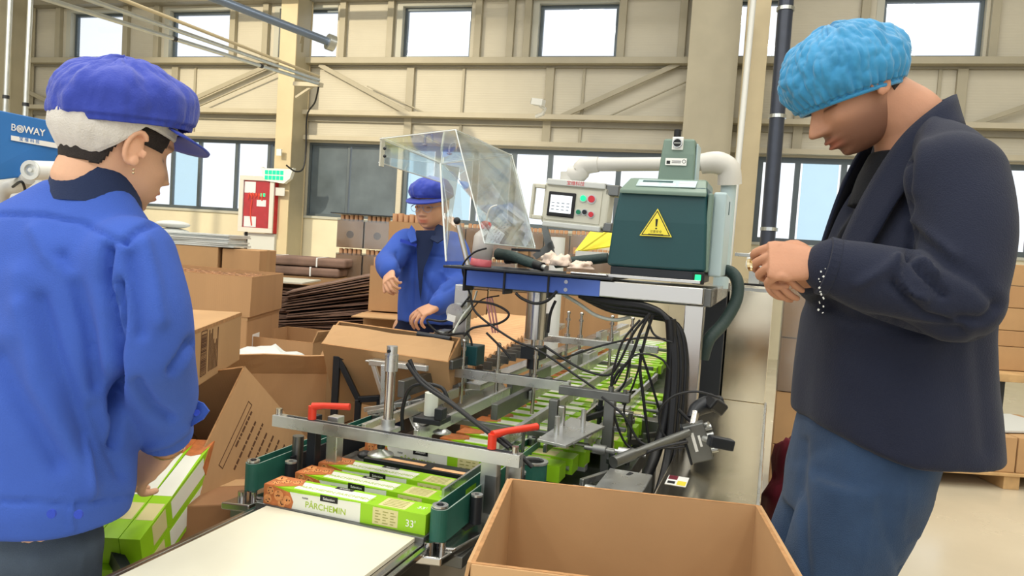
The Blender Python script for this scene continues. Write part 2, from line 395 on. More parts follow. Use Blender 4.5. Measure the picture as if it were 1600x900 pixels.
# columns
def column(a0, a1, n0, n1, label, m='column_paint', side='column_grey', h=7.0):
    loc = TW @ Vector(((a0+a1)/2, n0, 0))
    r = thing('steel_column', label, 'column', loc)
    MB(TW).box(a0, a1, n0, n0+0.025, 0, h).box(a0, a1, n1-0.025, n1, 0, h).build('flange', m, r, 0.003)
    MB(TW).box(a0+0.01, a1-0.01, n0+0.02, n1-0.02, 0, h).build('web', side, r)
    MB(TW).box(a0-0.05, a1+0.05, n0-0.05, n1+0.02, 0, 0.03).build('base_plate', side, r)
    return r
column(-6.50, -6.22, 10.1, 10.55, 'tan steel column behind the red fire hydrant cabinet', 'column_paint')
column(-0.42, 0.20, 9.9, 10.55, 'broad tan steel column right behind the green glue unit', 'column_grey')
column(0.26, 0.53, 9.6, 9.95, 'narrow yellowish steel column beside the dark vertical pipe', 'column_paint')
column(-12.0, -11.62, 10.1, 10.55, 'grey steel column at the left edge behind the blue banner', 'column_grey')
# overhead services
def pipe_thing(name, label, cat, pts, r, m, clamps=(), n=14, group=None):
    root = thing(name, label, cat, pts[0], group)
    MB().tube(pts, r, n).build('pipe', m, root)
    for c in clamps:
        a, b = Vector(pts[0]), Vector(pts[-1]); p = a.lerp(b, c); d = (b-a).normalized()
        MB().cyl(p-d*0.02, p+d*0.02, r*1.25, 14).build('clamp', 'black_metal', root)
    return root
A = at(515, 66, 9.5); B = at(330, -5, 8.6)
r = pipe_thing('overhead_pipe', 'blue grey overhead pipe ending in a flange beside the left column', 'pipe', [A, B+(B-A)*0.5], 0.05, 'pipe_blue')
d = (A-B).normalized(); MB().cyl(A-d*0.03, A+d*0.06, 0.10, 20).build('end_flange', 'galvanised', r)
MB().bar(A-d*0.35, at(470, 66, 9.9), 0.03, 0.03).bar(A-d*0.35, at(472, 80, 9.95), 0.03, 0.03).build('bracket', 'girt_grey', r)
A = at(498, 131, 9.3)
for k, (dx, m_, lab) in enumerate(((0, 'galvanised', 'lowest galvanised conduit of the sloping overhead run'), (1, 'galvanised', 'middle galvanised conduit of the sloping overhead run'), (2, 'column_paint', 'topmost tan conduit of the sloping overhead run'))):
    B = at(90+dx*8, 0-dx*9+4, 5.4)
    off = Vector((0, 0, 0.045*k))
    pipe_thing('conduit', lab, 'conduit', [A+off, B+off+(B-A)*0.1], 0.019 if k < 2 else 0.016, m_, (0.3, 0.62) if k == 0 else ())
A0 = at(460, 131, 9.55)
MB().bar(A0, at(503, 133, 9.3), 0.05, 0.05).bar(at(463, 152, 9.6), at(490, 134, 9.4), 0.03, 0.03).build('pipe_bracket', 'girt_pale')
tag(bpy.data.objects['pipe_bracket'], 'pale steel bracket on the left column holding the conduits', 'bracket')
mb = MB().tube([at(498, 135, 9.3), at(492, 160, 9.5), at(480, 180, 9.8), at(478, 230, 9.9), at(474, 262, 9.85), at(462, 268, 9.8), at(447, 258, 9.75)], 0.011, 8, sub=6)
tag(mb.build('power_cable', 'black_rubber'), 'black cable running down the left column to the emergency light', 'cable')
r = pipe_thing('service_pipe', 'dark blue vertical pipe with pale clamps in front of the wall', 'pipe', [at(1230, -20, 8.6), Vector((at(1197, 420, 8.6).x, at(1197, 420, 8.6).y, 0))], 0.085, 'black_pipe')
b0, b1 = at(1230, -20, 8.6), at(1197, 420, 8.6)
for yy in (14, 180, 357):
    t = (yy+20)/440; p = b0.lerp(b1, t); MB().ring(p-Vector((0, 0, 0.02)), p+Vector((0, 0, 0.02)), 0.098, 0.08).build('clamp', 'galvanised', r)
q0 = at(1178, -10, 8.8); pipe_thing('downpipe', 'thin white vertical pipe between the two tan columns', 'pipe', [q0, Vector((at(1146, 300, 8.8).x, q0.y, 0))], 0.035, 'white_plastic')
q0 = at(1196, 0, 9.0)
q0 = at(16, -10, 9.0); pipe_thing('conduit', 'leftmost thin galvanised vertical conduit by the edge column', 'conduit', [q0, Vector((at(5, 200, 9.0).x, q0.y, 1.2))], 0.03, 'galvanised', (0.45,))
q0 = at(48, -10, 9.0); pipe_thing('conduit', 'galvanised vertical conduit second from the left edge', 'conduit', [q0, Vector((at(36, 200, 9.0).x, q0.y, 1.2))], 0.03, 'galvanised', (0.48,))
mb = MB(TW).tube([(-11.4, 9.7, 4.87), (-5, 9.7, 4.87), (0, 9.7, 4.92)], 0.06, 12); tag(mb.build('sprinkler_pipe', 'galvanised'), 'horizontal grey pipe along the very top of the far wall', 'pipe')
# surveillance camera
r = thing('security_camera', 'white surveillance camera on a bracket on the far wall', 'camera', at(848, 180, 10.0))
c = at(842, 160, 10.0)
MB().box(-0.10, 0.08, -0.05, 0.05, -0.045, 0.045, None, Matrix.Translation(c) @ Matrix.Rotation(R_(-35), 4, 'Z') @ Matrix.Rotation(R_(10), 4, 'Y')).build('housing', 'white_plastic', r, 0.012)
MB().box(-0.105, -0.098, -0.04, 0.04, -0.035, 0.035, None, Matrix.Translation(c) @ Matrix.Rotation(R_(-35), 4, 'Z') @ Matrix.Rotation(R_(10), 4, 'Y')).build('lens', 'ink_black', r)
MB().tube([c+Vector((0.02, 0, -0.04)), at(852, 170, 10.05), at(848, 178, 10.1), at(838, 182, 10.2)], 0.025, 10).build('bracket', 'white_plastic', r)
# hydrant cabinet
T = TW @ Matrix.Translation((-7.0, 10.0, 1.26))
r = thing('fire_hydrant_cabinet', 'red fire hydrant cabinet with glass door on the far wall', 'fire cabinet', T @ Vector((0.3, 0, 0)))
MB(T).box(0.02, 0.60, 0.0, 0.35, 0, 0.85).build('case', 'hydrant_red', r)
mb = MB(T); mb.box(0, 0.60, -0.03, 0, 0, 0.07).box(0, 0.60, -0.03, 0, 0.79, 0.86).box(0, 0.07, -0.03, 0, 0.07, 0.79).box(0.53, 0.60, -0.03, 0, 0.07, 0.79); mb.build('door_frame', 'hydrant_frame', r, 0.004)
MB(T).box(0.07, 0.53, -0.02, -0.012, 0.07, 0.79).build('glass', 'clear_glass', r)
mb = MB(T)
for k in range(5): mb.tube([(0.15+0.06*k, -0.004, 0.5+0.02*math.sin(k)), (0.17+0.055*k, -0.004, 0.6), (0.2+0.05*k, -0.004, 0.55)], 0.012, 8, sub=3)
mb.tube([(0.22, -0.005, 0.5), (0.2, -0.005, 0.3), (0.23, -0.005, 0.1)], 0.012, 8, sub=3); mb.build('hose', 'red_plastic', r)
MB(T).box(0.08, 0.27, -0.006, -0.002, 0.6, 0.77).box(0.3, 0.46, -0.006, -0.002, 0.40, 0.5).box(0.09, 0.30, -0.006, -0.002, 0.08, 0.24).build('paper_tag', 'paper_white', r)
MB(T).box(0.36, 0.44, -0.008, -0.002, 0.55, 0.6).build('valve', 'led_green', r)
MB(T).box(0.06, 0.60, 0.05, 0.3, -0.38, -0.01).build('shelf_box', 'paper_grey', r); MB(T).box(0.09, 0.13, 0.03, 0.05, -0.4, 0).build('strap', 'ink_black', r)
# emergency lamp
T = TW @ Matrix.Translation((-6.62, 10.02, 2.02))
r = thing('emergency_light', 'twin white emergency lamp glowing green on the left column', 'lamp', T @ Vector((0.25, 0, 0)))
prof = [(0, 0.24), (0.02, 0.12), (0.10, 0.03), (0.40, 0.0), (0.50, 0.08), (0.55, 0.24), (0.5, 0.22), (0.05, 0.22)]
mb = MB(T @ Matrix.Rotation(pi/2, 4, 'X')); mb.prism(prof, 0, 0.08); mb.build('housing', 'white_plastic', r)
mb = MB(T)
for i in range(5):
    for j in range(2): mb.box(0.08+0.065*i, 0.13+0.065*i, -0.09, -0.082, 0.05+0.08*j, 0.11+0.08*j)
mb.build('led_panel', 'led_green', r)
MB(T).box(0.22, 0.30, -0.03, 0.0, 0.42, 0.52).build('socket', 'white_plastic', r)
MB(T).box(0.12, 0.38, -0.01, 0.0, -0.18, -0.06).build('notice', 'paper_grey', r)
# blue banner machine
r = thing('banner_cover', 'blue machine cover panel with white BOWAY lettering at the left', 'machine cover', at(40, 280, 2.9))
a = at(-60, 160, 2.6); b = at(118, 197, 3.0); c = at(112, 268, 3.0); d_ = at(-60, 288, 2.6)
MB().quad(a, b, c, d_, None, 0.05 if (c-a).cross(d_-b).y > 0 else -0.05).build('panel', 'banner_blue', r, 0.004)
xd = (b-a).normalized(); ud = (a-d_).normalized()
def onpanel(x, y, off=0.003):
    n = (b-a).cross(d_-a).normalized(); dr = ray(x, y); t = ((a-CAM).dot(n))/dr.dot(n); p = CAM+dr*t
    return p + (CAM-p).normalized()*off
MB().quad(*[onpanel(*q) for q in ((17, 211.5), (90, 224), (90, 232), (17, 219))], None, -0.002).build('label_strip', 'paper_white', r)
text('B', 0.036, face_T(onpanel(21, 199.5), xd, ud), 'paper_white', 'lettering', r)
text('WAY', 0.036, face_T(onpanel(54, 205.5), xd, ud), 'paper_white', 'lettering', r, bold=0.0006)
ft = face_T(onpanel(31.5, 201.5), xd, ud)
mb = MB(ft)
for ro, ri in ((0.014, 0.011), (0.009, 0.0065), (0.004, 0.001)): mb.ring((0, 0, -0.0005), (0, 0, 0.001), ro, ri, 24)
mb.build('emblem', 'paper_white', r)
text('宝 维 科 技', 0.0165, face_T(onpanel(46, 219.5, 0.006), xd, ud), 'banner_blue', 'lettering', r)
q = at(30, 230, 3.15); MB().box(q.x-0.18, q.x+0.10, q.y, q.y+0.12, 1.0, 1.62).build('support', 'arm_grey', r)
# machine under the banner
r = thing('white_blower', 'white round blower with grey duct below the blue cover', 'blower', at(45, 300, 2.9))
c = at(50, 266, 2.75)
MB().cyl(c, c+Vector((0.05, 0.10, 0.01)), 0.036, 24).build('drum', 'white_plastic', r)
MB().ring(c+Vector((0, -0.012, 0)), c, 0.036, 0.022, 24).cyl(c+Vector((0, -0.014, 0)), c, 0.008).build('rim', 'paper_grey', r)
MB().tube([at(44, 278, 2.8), at(28, 290, 2.85), at(8, 296, 2.85), at(0, 320, 2.85), at(0, 380, 2.85)], 0.026, 14, sub=5).build('duct', 'arm_grey', r)
MB().tube([at(20, 292, 2.8), at(34, 284, 2.75), at(40, 300, 2.8)], 0.005, 8, sub=5).build('wire', 'black_rubber', r)
MB().box(-0.35, 0.35, -0.15, 0.15, 0, 1.36, None, T_(at(0, 380, 3.2).to_2d().to_3d(), YM)).build('base', 'arm_grey', r, 0.01)
# ================================================================ packing machine
mach = thing('packing_machine', 'stainless carton packing machine with rails, side belts and gantry', 'machine', Mp(-0.7, 2.2, 0))
def MM(): return MB(TM)
# base frame and beds
mb = MM()
mb.box(-1.10, -0.36, 1.50, 4.9, 0.60, 0.655)
for u in (-1.08, -0.42):
    for v in (1.55, 3.0, 4.7): mb.box(u-0.025, u+0.025, v-0.025, v+0.025, 0, 0.60)
mb.box(-1.08, -0.42, 1.53, 1.57, 0.18, 0.22).box(-1.10, -1.06, 1.55, 4.7, 0.18, 0.22).box(-0.44, -0.40, 1.55, 4.7, 0.18, 0.22)
mb.build('base_frame', 'alu_dark', mach, 0.003)
MM().box(-1.03, -0.62, 1.32, 5.0, 0.690, 0.706).build('carton_bed', 'alu_dark', mach, 0.002)
mb = MM().box(-1.00, -0.64, 0.52, 1.335, 0.695, 0.703, 'belt_white')
Vb, Fb = lathe_pts([(0.022, -0.18), (0.022, 0.18)], 16)
conv = mb.build('conveyor_belt', 'belt_white', mach)
mb = MM().box(-1.02, -1.00, 0.52, 1.36, 0.60, 0.695).box(-0.64, -0.62, 0.52, 1.36, 0.60, 0.695).box(-1.0, -0.64, 0.54, 1.3, 0.62, 0.69, 'black_metal')
mb.bar((-0.61, 0.56, 0.688), (-0.61, 1.34, 0.688), 0.012, 0.012).bar((-1.03, 0.56, 0.688), (-1.03, 1.34, 0.688), 0.012, 0.012)
mb.box(-0.95, -0.9, 0.6, 0.65, 0, 0.6).box(-0.72, -0.67, 0.6, 0.65, 0, 0.6).box(-0.95, -0.9, 1.2, 1.25, 0, 0.6).box(-0.72, -0.67, 1.2, 1.25, 0, 0.6)
mb.build('conveyor_frame', 'steel', mach, 0.002)
for v in (0.75, 0.9, 1.05, 1.2): MM().cyl((-0.623, v, 0.655), (-0.612, v, 0.655), 0.008, 10).build('bolt', 'alu', mach)
# side belts : a green loop round two rollers each
def belt(u_out, u_in, v0, v1, z0, z1, sgn):
    rr = (u_in-u_out)/2*sgn; rr = abs(rr); uc = (u_out+u_in)/2
    path = []
    n = 12
    for k in range(n+1): a = pi+pi*k/n; path.append((uc+rr*cos(a), v0+rr*sin(a)))
    for k in range(n+1): a = pi*k/n; path.append((uc+rr*cos(a), v1+rr*sin(a)))
    inner = []
    for k in range(n+1): a = pi+pi*k/n; inner.append((uc+(rr-0.003)*cos(a), v0+(rr-0.003)*sin(a)))
    for k in range(n+1): a = pi*k/n; inner.append((uc+(rr-0.003)*cos(a), v1+(rr-0.003)*sin(a)))
    N = len(path); V = [(x, y, z0) for x, y in path]+[(x, y, z1) for x, y in path]+[(x, y, z0) for x, y in inner]+[(x, y, z1) for x, y in inner]
    mb = MM(); out = [(i, (i+1) % N, N+(i+1) % N, N+i) for i in range(N)]; inn = [(2*N+i, 3*N+i, 3*N+(i+1) % N, 2*N+(i+1) % N) for i in range(N)]
    top = [(N+i, N+(i+1) % N, 3*N+(i+1) % N, 3*N+i) for i in range(N)]; bot = [(i, 2*N+i, 2*N+(i+1) % N, (i+1) % N) for i in range(N)]
    mb.add(V, out+inn, 'belt_green'); mb.add(V, top+bot, 'belt_edge')
    b = mb.build('side_belt', 'belt_green', mach)
    for vv in (v0, v1):
        mb = MM().cyl((uc, vv, z0-0.004), (uc, vv, z1+0.002), rr-0.0035, 24); mb.ring((uc, vv, z1+0.002), (uc, vv, z1+0.006), rr*0.86, rr*0.45, 24, 'alu'); mb.cyl((uc, vv, z0-0.03), (uc, vv, z1+0.008), rr*0.32, 14, 'black_metal')
        mb.build('roller', 'alu_dark', mach)
    return uc, rr
belt(-1.120, -1.086, 1.40, 1.96, 0.700, 0.762, 1)
belt(-0.618, -0.580, 1.345, 1.96, 0.700, 0.765, 1)
mb = MM().cyl((-1.05, 1.47, 0.69), (-1.05, 1.47, 0.752), 0.014, 16).ring((-1.05, 1.47, 0.752), (-1.05, 1.47, 0.756), 0.014, 0.006, 16, 'alu'); mb.build('idler_pulley', 'black_metal', mach)
mb = MM().cyl((-0.566, 1.46, 0.70), (-0.566, 1.46, 0.76), 0.013, 16).ring((-0.566, 1.46, 0.76), (-0.566, 1.46, 0.764), 0.013, 0.005, 16, 'alu'); mb.build('idler_pulley', 'black_metal', mach)
MM().box(-0.575, -0.545, 1.52, 1.55, 0.70, 0.79).build('post_block', 'alu_dark', mach, 0.002)
# guide plates behind the belts and large rollers
MM().box(-0.64, -0.634, 1.44, 1.98, 0.72, 0.768).build('guide_plate', 'alu', mach)
MM().box(-1.075, -1.069, 1.50, 1.95, 0.70, 0.755).build('guide_plate', 'black_metal', mach)
mb = MM().ring((-0.515, 1.70, 0.70), (-0.515, 1.70, 0.782), 0.032, 0.025, 28, 'belt_green', 'alu_dark').ring((-0.515, 1.70, 0.780), (-0.515, 1.70, 0.785), 0.034, 0.024, 28, 'alu'); mb.build('drive_pulley', 'alu', mach)
mb = MM().cyl((-0.525, 1.615, 0.70), (-0.525, 1.615, 0.774), 0.016, 20, 'black_metal').ring((-0.525, 1.615, 0.774), (-0.525, 1.615, 0.779), 0.017, 0.007, 20, 'alu'); mb.build('drive_pulley', 'alu', mach)
mb = MM().cyl((-0.62, 2.02, 0.70), (-0.62, 2.02, 0.762), 0.018, 20, 'black_metal').ring((-0.62, 2.02, 0.762), (-0.62, 2.02, 0.767), 0.02, 0.008, 20, 'alu'); mb.build('drive_pulley', 'alu', mach)
# feet plates of the front rollers
def foot(u, v, s):
    mb = MM().prism([(u-0.035*s, v-0.05), (u+0.03*s, v-0.035), (u+0.05*s, v+0.10), (u-0.02*s, v+0.14)][::s], 0.665, 0.682)
    mb.prism([(u+0.005*s, v), (u+0.04*s, v+0.01), (u+0.07*s, v+0.16), (u+0.03*s, v+0.17)][::s], 0.682, 0.688, 'steel')
    mb.cyl((u-0.01, v-0.01, 0.68), (u-0.01, v-0.01, 0.70), 0.010, 14).cyl((u+0.015, v+0.0, 0.68), (u+0.015, v+0.0, 0.70), 0.007, 14)
    mb.build('roller_foot', 'steel', mach, 0.003)
foot(-1.10, 1.385, 1); foot(-0.60, 1.335, 1)
MM().box(-1.13, -1.08, 1.36, 1.9, 0.64, 0.665).build('belt_carrier', 'alu_dark', mach, 0.002); MM().box(-0.61, -0.55, 1.36, 1.9, 0.64, 0.665).build('belt_carrier', 'alu_dark', mach, 0.002)
# front cross rail with red clamp levers
mb = MM().box(-1.125, -0.485, 1.49, 1.515, 0.825, 0.853).box(-1.09, -0.50, 1.498, 1.507, 0.8532, 0.8545, 'black_metal'); mb.build('cross_rail', 'alu', mach, 0.002)
for u in (-1.115, -0.50): MM().cyl((u, 1.503, 0.853), (u, 1.503, 0.868), 0.008, 12).build('bolt', 'steel', mach)
MM().box(-1.04, -1.015, 1.515, 1.54, 0.69, 0.86).box(-0.995, -0.965, 1.53, 1.56, 0.70, 0.86, 'alu').build('rail_post', 'black_metal', mach, 0.002)
MM().box(-0.585, -0.545, 1.52, 1.545, 0.66, 0.83).box(-0.54, -0.50, 1.56, 1.58, 0.66, 0.83, 'steel').build('rail_post', 'alu', mach, 0.002)
MM().cyl((-1.075, 1.53, 0.70), (-1.075, 1.53, 0.80), 0.014, 16).build('rail_post', 'alu_dark', mach)
def lever(u, v, z, du, dv):
    mb = MM().cyl((u, v, z), (u, v, z+0.032), 0.010, 14).tube([(u, v, z+0.030), (u+du*0.3, v+dv*0.3, z+0.035), (u+du, v+dv, z+0.038)], [0.010, 0.0075, 0.0085], 12)
    mb.cyl((u, v, z-0.012), (u, v, z), 0.007, 10, 'black_metal')
    tag(mb.build('clamp_lever', 'red_plastic', mach), 'red clamp lever')
lever(-1.02, 1.503, 0.855, 0.09, 0.02); lever(-0.555, 1.503, 0.855, 0.07, 0.10)
# pneumatic cylinder standing on the rail, suction pad under it
mb = MM().cyl((-0.845, 1.56, 0.85), (-0.845, 1.56, 0.99), 0.0118, 20, 'steel').cyl((-0.845, 1.56, 0.985), (-0.845, 1.56, 1.025), 0.016, 20, 'alu').cyl((-0.845, 1.56, 1.02), (-0.845, 1.56, 1.045), 0.013, 20, 'alu').cyl((-0.845, 1.56, 0.845), (-0.845, 1.56, 0.868), 0.0165, 20, 'alu')
mb.cyl((-0.845, 1.542, 1.034), (-0.845, 1.548, 1.034), 0.004, 10, 'black_metal')
mb.build('air_cylinder', 'steel', mach)
mb = MM().lathe([(0.004, 0.03), (0.006, 0.025), (0.009, 0.012), (0.030, 0.004), (0.031, 0.0), (0.0, 0.0)], (-0.838, 1.52, 0.792), 28, 'alu').cyl((-0.838, 1.52, 0.81), (-0.838, 1.52, 0.83), 0.004, 8, 'black_metal').lathe([(0.002, 0.022), (0.010, 0.016), (0.009, 0.008), (0.002, 0.004)], (-0.838, 1.52, 0.80), 14, 'black_metal')
mb.build('suction_pad', 'alu', mach)
MM().box(-0.87, -0.82, 1.50, 1.58, 0.838, 0.85).build('cylinder_bracket', 'alu', mach, 0.002)
# white vacuum generator with black block
mb = MM().cyl((-0.80, 1.70, 0.857), (-0.80, 1.70, 0.915), 0.0175, 20).cyl((-0.80, 1.70, 0.915), (-0.80, 1.70, 0.93), 0.006, 10, 'black_metal').cyl((-0.80, 1.70, 0.78), (-0.80, 1.70, 0.84), 0.006, 10, 'alu')
mb.lathe([(0.022, 0), (0.024, 0.003), (0.010, 0.012)], (-0.765, 1.70, 0.815), 18, 'alu'); g_ = mb.build('vacuum_generator', 'cable_white', mach)
MM().box(-0.83, -0.755, 1.66, 1.73, 0.842, 0.856).box(-0.772, -0.75, 1.66, 1.69, 0.856, 0.885).build('valve_block', 'black_metal', g_, 0.002)
# gantry bar 2 with bolts
MM().box(-1.01, -0.57, 2.19, 2.215, 0.865, 0.895).box(-1.0, -0.58, 2.198, 2.207, 0.8952, 0.8965, 'black_metal').build('cross_rail', 'alu', mach, 0.002)
for u in (-0.93, -0.81, -0.685):
    mb = MM().cyl((u, 2.2, 0.895), (u, 2.2, 0.98), 0.0055, 12).cyl((u, 2.2, 0.895), (u, 2.2, 0.905), 0.011, 6).cyl((u, 2.2, 0.955), (u, 2.2, 0.965), 0.009, 6).sphere((u, 2.2, 0.985), 0.008, 8).cyl((u, 2.2, 0.78), (u, 2.2, 0.865), 0.006, 10)
    mb.build('hanger_bolt', 'steel', mach)
# gantry bar 3 further back
MM().box(-1.06, -0.45, 3.2, 3.23, 0.88, 0.91).build('cross_rail', 'alu', mach, 0.002)
for u in (-0.99, -0.86, -0.80, -0.66, -0.57):
    MM().cyl((u, 3.215, 0.76), (u, 3.215, 1.02), 0.0065, 10).cyl((u, 3.215, 0.91), (u, 3.215, 0.925), 0.013, 6).cyl((u, 3.215, 0.985), (u, 3.215, 0.995), 0.011, 6).sphere((u, 3.215, 1.02), 0.009, 8).build('hanger_bolt', 'steel', mach)
MM().cyl((-0.905, 2.95, 0.80), (-0.905, 2.95, 1.02), 0.012, 14, 'alu').box(-0.93, -0.88, 2.93, 2.98, 0.93, 1.03, 'black_metal').build('sensor_post', 'alu', mach, 0.003)
# long rails
def lrail(u, v0, v1, z, w_=0.012, h=0.028, m='alu', nm='guide_rail'): return MM().box(u-w_/2, u+w_/2, v0, v1, z-h, z).build(nm, m, mach, 0.0015)
lrail(-0.90, 2.22, 4.8, 0.845, 0.055, 0.02, 'steel')
lrail(-0.935, 1.60, 2.18, 0.835, 0.012, 0.03)
lrail(-0.80, 1.62, 4.6, 0.835, 0.012, 0.03)
lrail(-0.70, 2.22, 4.4, 0.845, 0.014, 0.028)
lrail(-0.60, 1.66, 3.1, 0.835, 0.014, 0.030)
lrail(-0.72, 1.95, 2.5, 0.85, 0.02, 0.045, 'alu_dark')
lrail(-0.80, 2.30, 2.75, 0.85, 0.02, 0.045, 'alu_dark')
lrail(-1.02, 1.95, 2.35, 0.88, 0.022, 0.05, 'alu_dark')
lrail(-0.52, 1.80, 3.0, 0.80, 0.010, 0.022, 'steel')
lrail(-0.46, 2.0, 3.3, 0.78, 0.012, 0.03, 'alu')
for v in (1.9, 2.6, 3.3, 4.0):
    MM().box(-1.05, -0.48, v, v+0.02, 0.79, 0.805).build('cross_tie', 'alu_dark', mach, 0.001)
for (u, v) in ((-0.765, 3.0), (-0.72, 3.02), (-0.87, 3.9), (-0.80, 3.9)): MM().box(u-0.014, u+0.014, v, v+0.16, 0.80, 0.87).box(u-0.004, u+0.004, v+0.02, v+0.14, 0.8701, 0.8706, 'ink_black').build('slotted_block', 'alu', mach, 0.002)
# right hand frame with post
mb = MM().box(-0.56, -0.355, 2.04, 2.065, 0.885, 0.91).box(-0.425, -0.395, 2.04, 2.07, 0.60, 0.885).box(-0.42, -0.36, 2.05, 2.062, 0.80, 0.812)
mb.cyl((-0.41, 2.052, 0.91), (-0.41, 2.052, 0.925), 0.008, 10).cyl((-0.37, 2.052, 0.91), (-0.37, 2.052, 0.92), 0.006, 8); mb.build('side_frame', 'alu_dark', mach, 0.002)
mb = MM().prism([(-0.53, 1.76), (-0.45, 1.74), (-0.41, 2.0), (-0.52, 2.05)], 0.815, 0.822); 
for p in ((-0.50, 1.83), (-0.46, 1.95)): mb.cyl((p[0], p[1], 0.79), (p[0], p[1], 0.87), 0.007, 10)
mb.build('slide_plate', 'alu', mach, 0.001)
MM().box(-0.555, -0.53, 1.93, 1.955, 0.80, 0.89).box(-0.528, -0.51, 1.93, 1.95, 0.82, 0.875, 'steel').build('guide_block', 'alu_dark', mach, 0.003)
random.seed(11)
for k in range(46):       # blocks, rods and fittings of the transfer mechanism
    u = random.uniform(-0.54, -0.30); v = random.uniform(1.72, 2.9); z = random.uniform(0.66, 0.80); s_ = random.uniform(0.012, 0.032)
    mb = MM(); kind = k % 4
    if kind == 0: mb.box(u-s_, u+s_, v-s_, v+s_, z-s_*0.7, z+s_*0.7)
    elif kind == 1: mb.cyl((u-s_*2.4, v, z), (u+s_*2.4, v, z), 0.006, 10).cyl((u-s_, v, z), (u+s_, v, z), 0.013, 12)
    elif kind == 2: mb.cyl((u, v, 0.62), (u, v, z+0.03), 0.008, 10).cyl((u, v, z), (u, v, z+0.012), 0.015, 6)
    else: mb.bar((u-s_*2, v-0.06, z), (u+s_, v+0.09, z+random.uniform(-.02, .03)), 0.012, 0.018)
    mb.build('mechanism_fitting', random.choice(['alu', 'steel', 'alu_dark', 'black_metal', 'alu']), mach, 0.0015 if kind in (0, 3) else 0)
# pins in the right lane

for k in range(5): MM().cyl((-0.60+0.008*k, 1.74+0.10*k, 0.74), (-0.60+0.008*k, 1.74+0.10*k, 0.815), 0.005, 8).build('guide_pin', 'alu_dark', mach)
# pusher tray with pale strips
mb = MM().box(-0.93, -0.64, 1.60, 1.655, 0.712, 0.75).box(-0.905, -0.77, 1.615, 1.632, 0.7502, 0.7515, 'roll_kraft').box(-0.745, -0.645, 1.605, 1.622, 0.7502, 0.7515, 'roll_kraft'); mb.build('pusher', 'black_metal', mach, 0.001)
MM().sphere((-0.95, 1.64, 0.745), 0.018, 8, None, (1, 1.2, .6)).build('chain_cover', 'black_rubber', mach)
# gantry : post, beam, tray
MM().box(-0.24, -0.185, 2.19, 2.24, 0.75, 1.165).build('gantry_post', 'steel', mach, 0.003)
mb = MM().box(-0.60, -0.188, 2.17, 2.235, 1.168, 1.217); mb.build('gantry_beam', 'steel', mach, 0.003)
for a, b, l in ((-0.925, -0.795, 1), (-0.792, -0.652, 1), (-0.649, -0.49, 1)):
    tag(MM().box(a, b, 2.168, 2.236, 1.167, 1.217).build('beam_cover', 'blue_film', mach, 0.002), 'blue filmed beam cover')
for z in (1.204, 1.180): MM().cyl((-0.595, 2.166, z), (-0.595, 2.170, z), 0.006, 14).build('bolt', 'steel', mach)
for u_ in (-0.93, -0.794, -0.650): MM().box(u_-0.003, u_+0.003, 2.163, 2.24, 1.15, 1.22).build('cable_tie', 'black_rubber', mach)
MM().box(-0.99, -0.45, 2.13, 2.42, 1.220, 1.228).build('tool_tray', 'black_metal', mach, 0.002)
MM().box(-0.95, -0.17, 2.23, 2.45, 1.16, 1.215).build('gantry_beam', 'alu_dark', mach, 0.003)
MM().box(-0.24, -0.17, 2.24, 3.04, 1.16, 1.21).build('gantry_beam', 'steel', mach, 0.003)
# central shaft
mb = MM().cyl((-0.735, 2.33, 1.00), (-0.735, 2.33, 1.17), 0.033, 26, 'steel').cyl((-0.735, 2.33, 0.80), (-0.735, 2.33, 1.0), 0.010, 14, 'steel').box(-0.768, -0.70, 2.295, 2.365, 0.935, 0.975, 'black_metal').cyl((-0.735, 2.33, 0.90), (-0.735, 2.33, 0.935), 0.02, 16, 'black_metal'); mb.build('lift_shaft', 'steel', mach)
# side actuator left of the bar (plates, blocks)
MM().box(-1.02, -0.97, 2.30, 2.34, 0.80, 1.16).build('side_plate', 'alu', mach, 0.003)
MM().box(-1.07, -1.03, 2.26, 2.34, 0.80, 1.00).cyl((-0.99, 2.24, 1.07), (-0.99, 2.28, 1.07), 0.03, 20, 'alu').build('motor_mount', 'alu_dark', mach, 0.004)
MM().box(-0.99, -0.90, 2.24, 2.31, 0.90, 0.965).cyl((-0.945, 2.236, 0.945), (-0.945, 2.24, 0.945), 0.004, 10, 'alu').cyl((-0.945, 2.236, 0.93), (-0.945, 2.24, 0.93), 0.004, 10, 'alu').build('air_block', 'unit_green', mach, 0.003)
MM().cyl((-1.10, 2.2, 0.99), (-0.98, 2.2, 0.985), 0.010, 12).cyl((-1.06, 2.24, 0.96), (-1.0, 2.24, 0.96), 0.008, 10).build('actuator_rod', 'black_metal', mach)
MM().box(-1.15, -0.93, 2.12, 2.24, 0.90, 0.93).box(-1.2, -1.02, 2.04, 2.14, 0.905, 0.912, 'alu').build('side_table_plate', 'alu_dark', mach, 0.003)

for k in range(8): MM().bar((-1.06+0.01*k, 1.84+0.07*k, 0.80), (-0.98+0.01*k, 1.84+0.07*k, 0.825+0.02*(k % 2)), 0.02, 0.012).build('mechanism_fitting', ('alu', 'alu_dark')[k % 2], mach, 0.002)
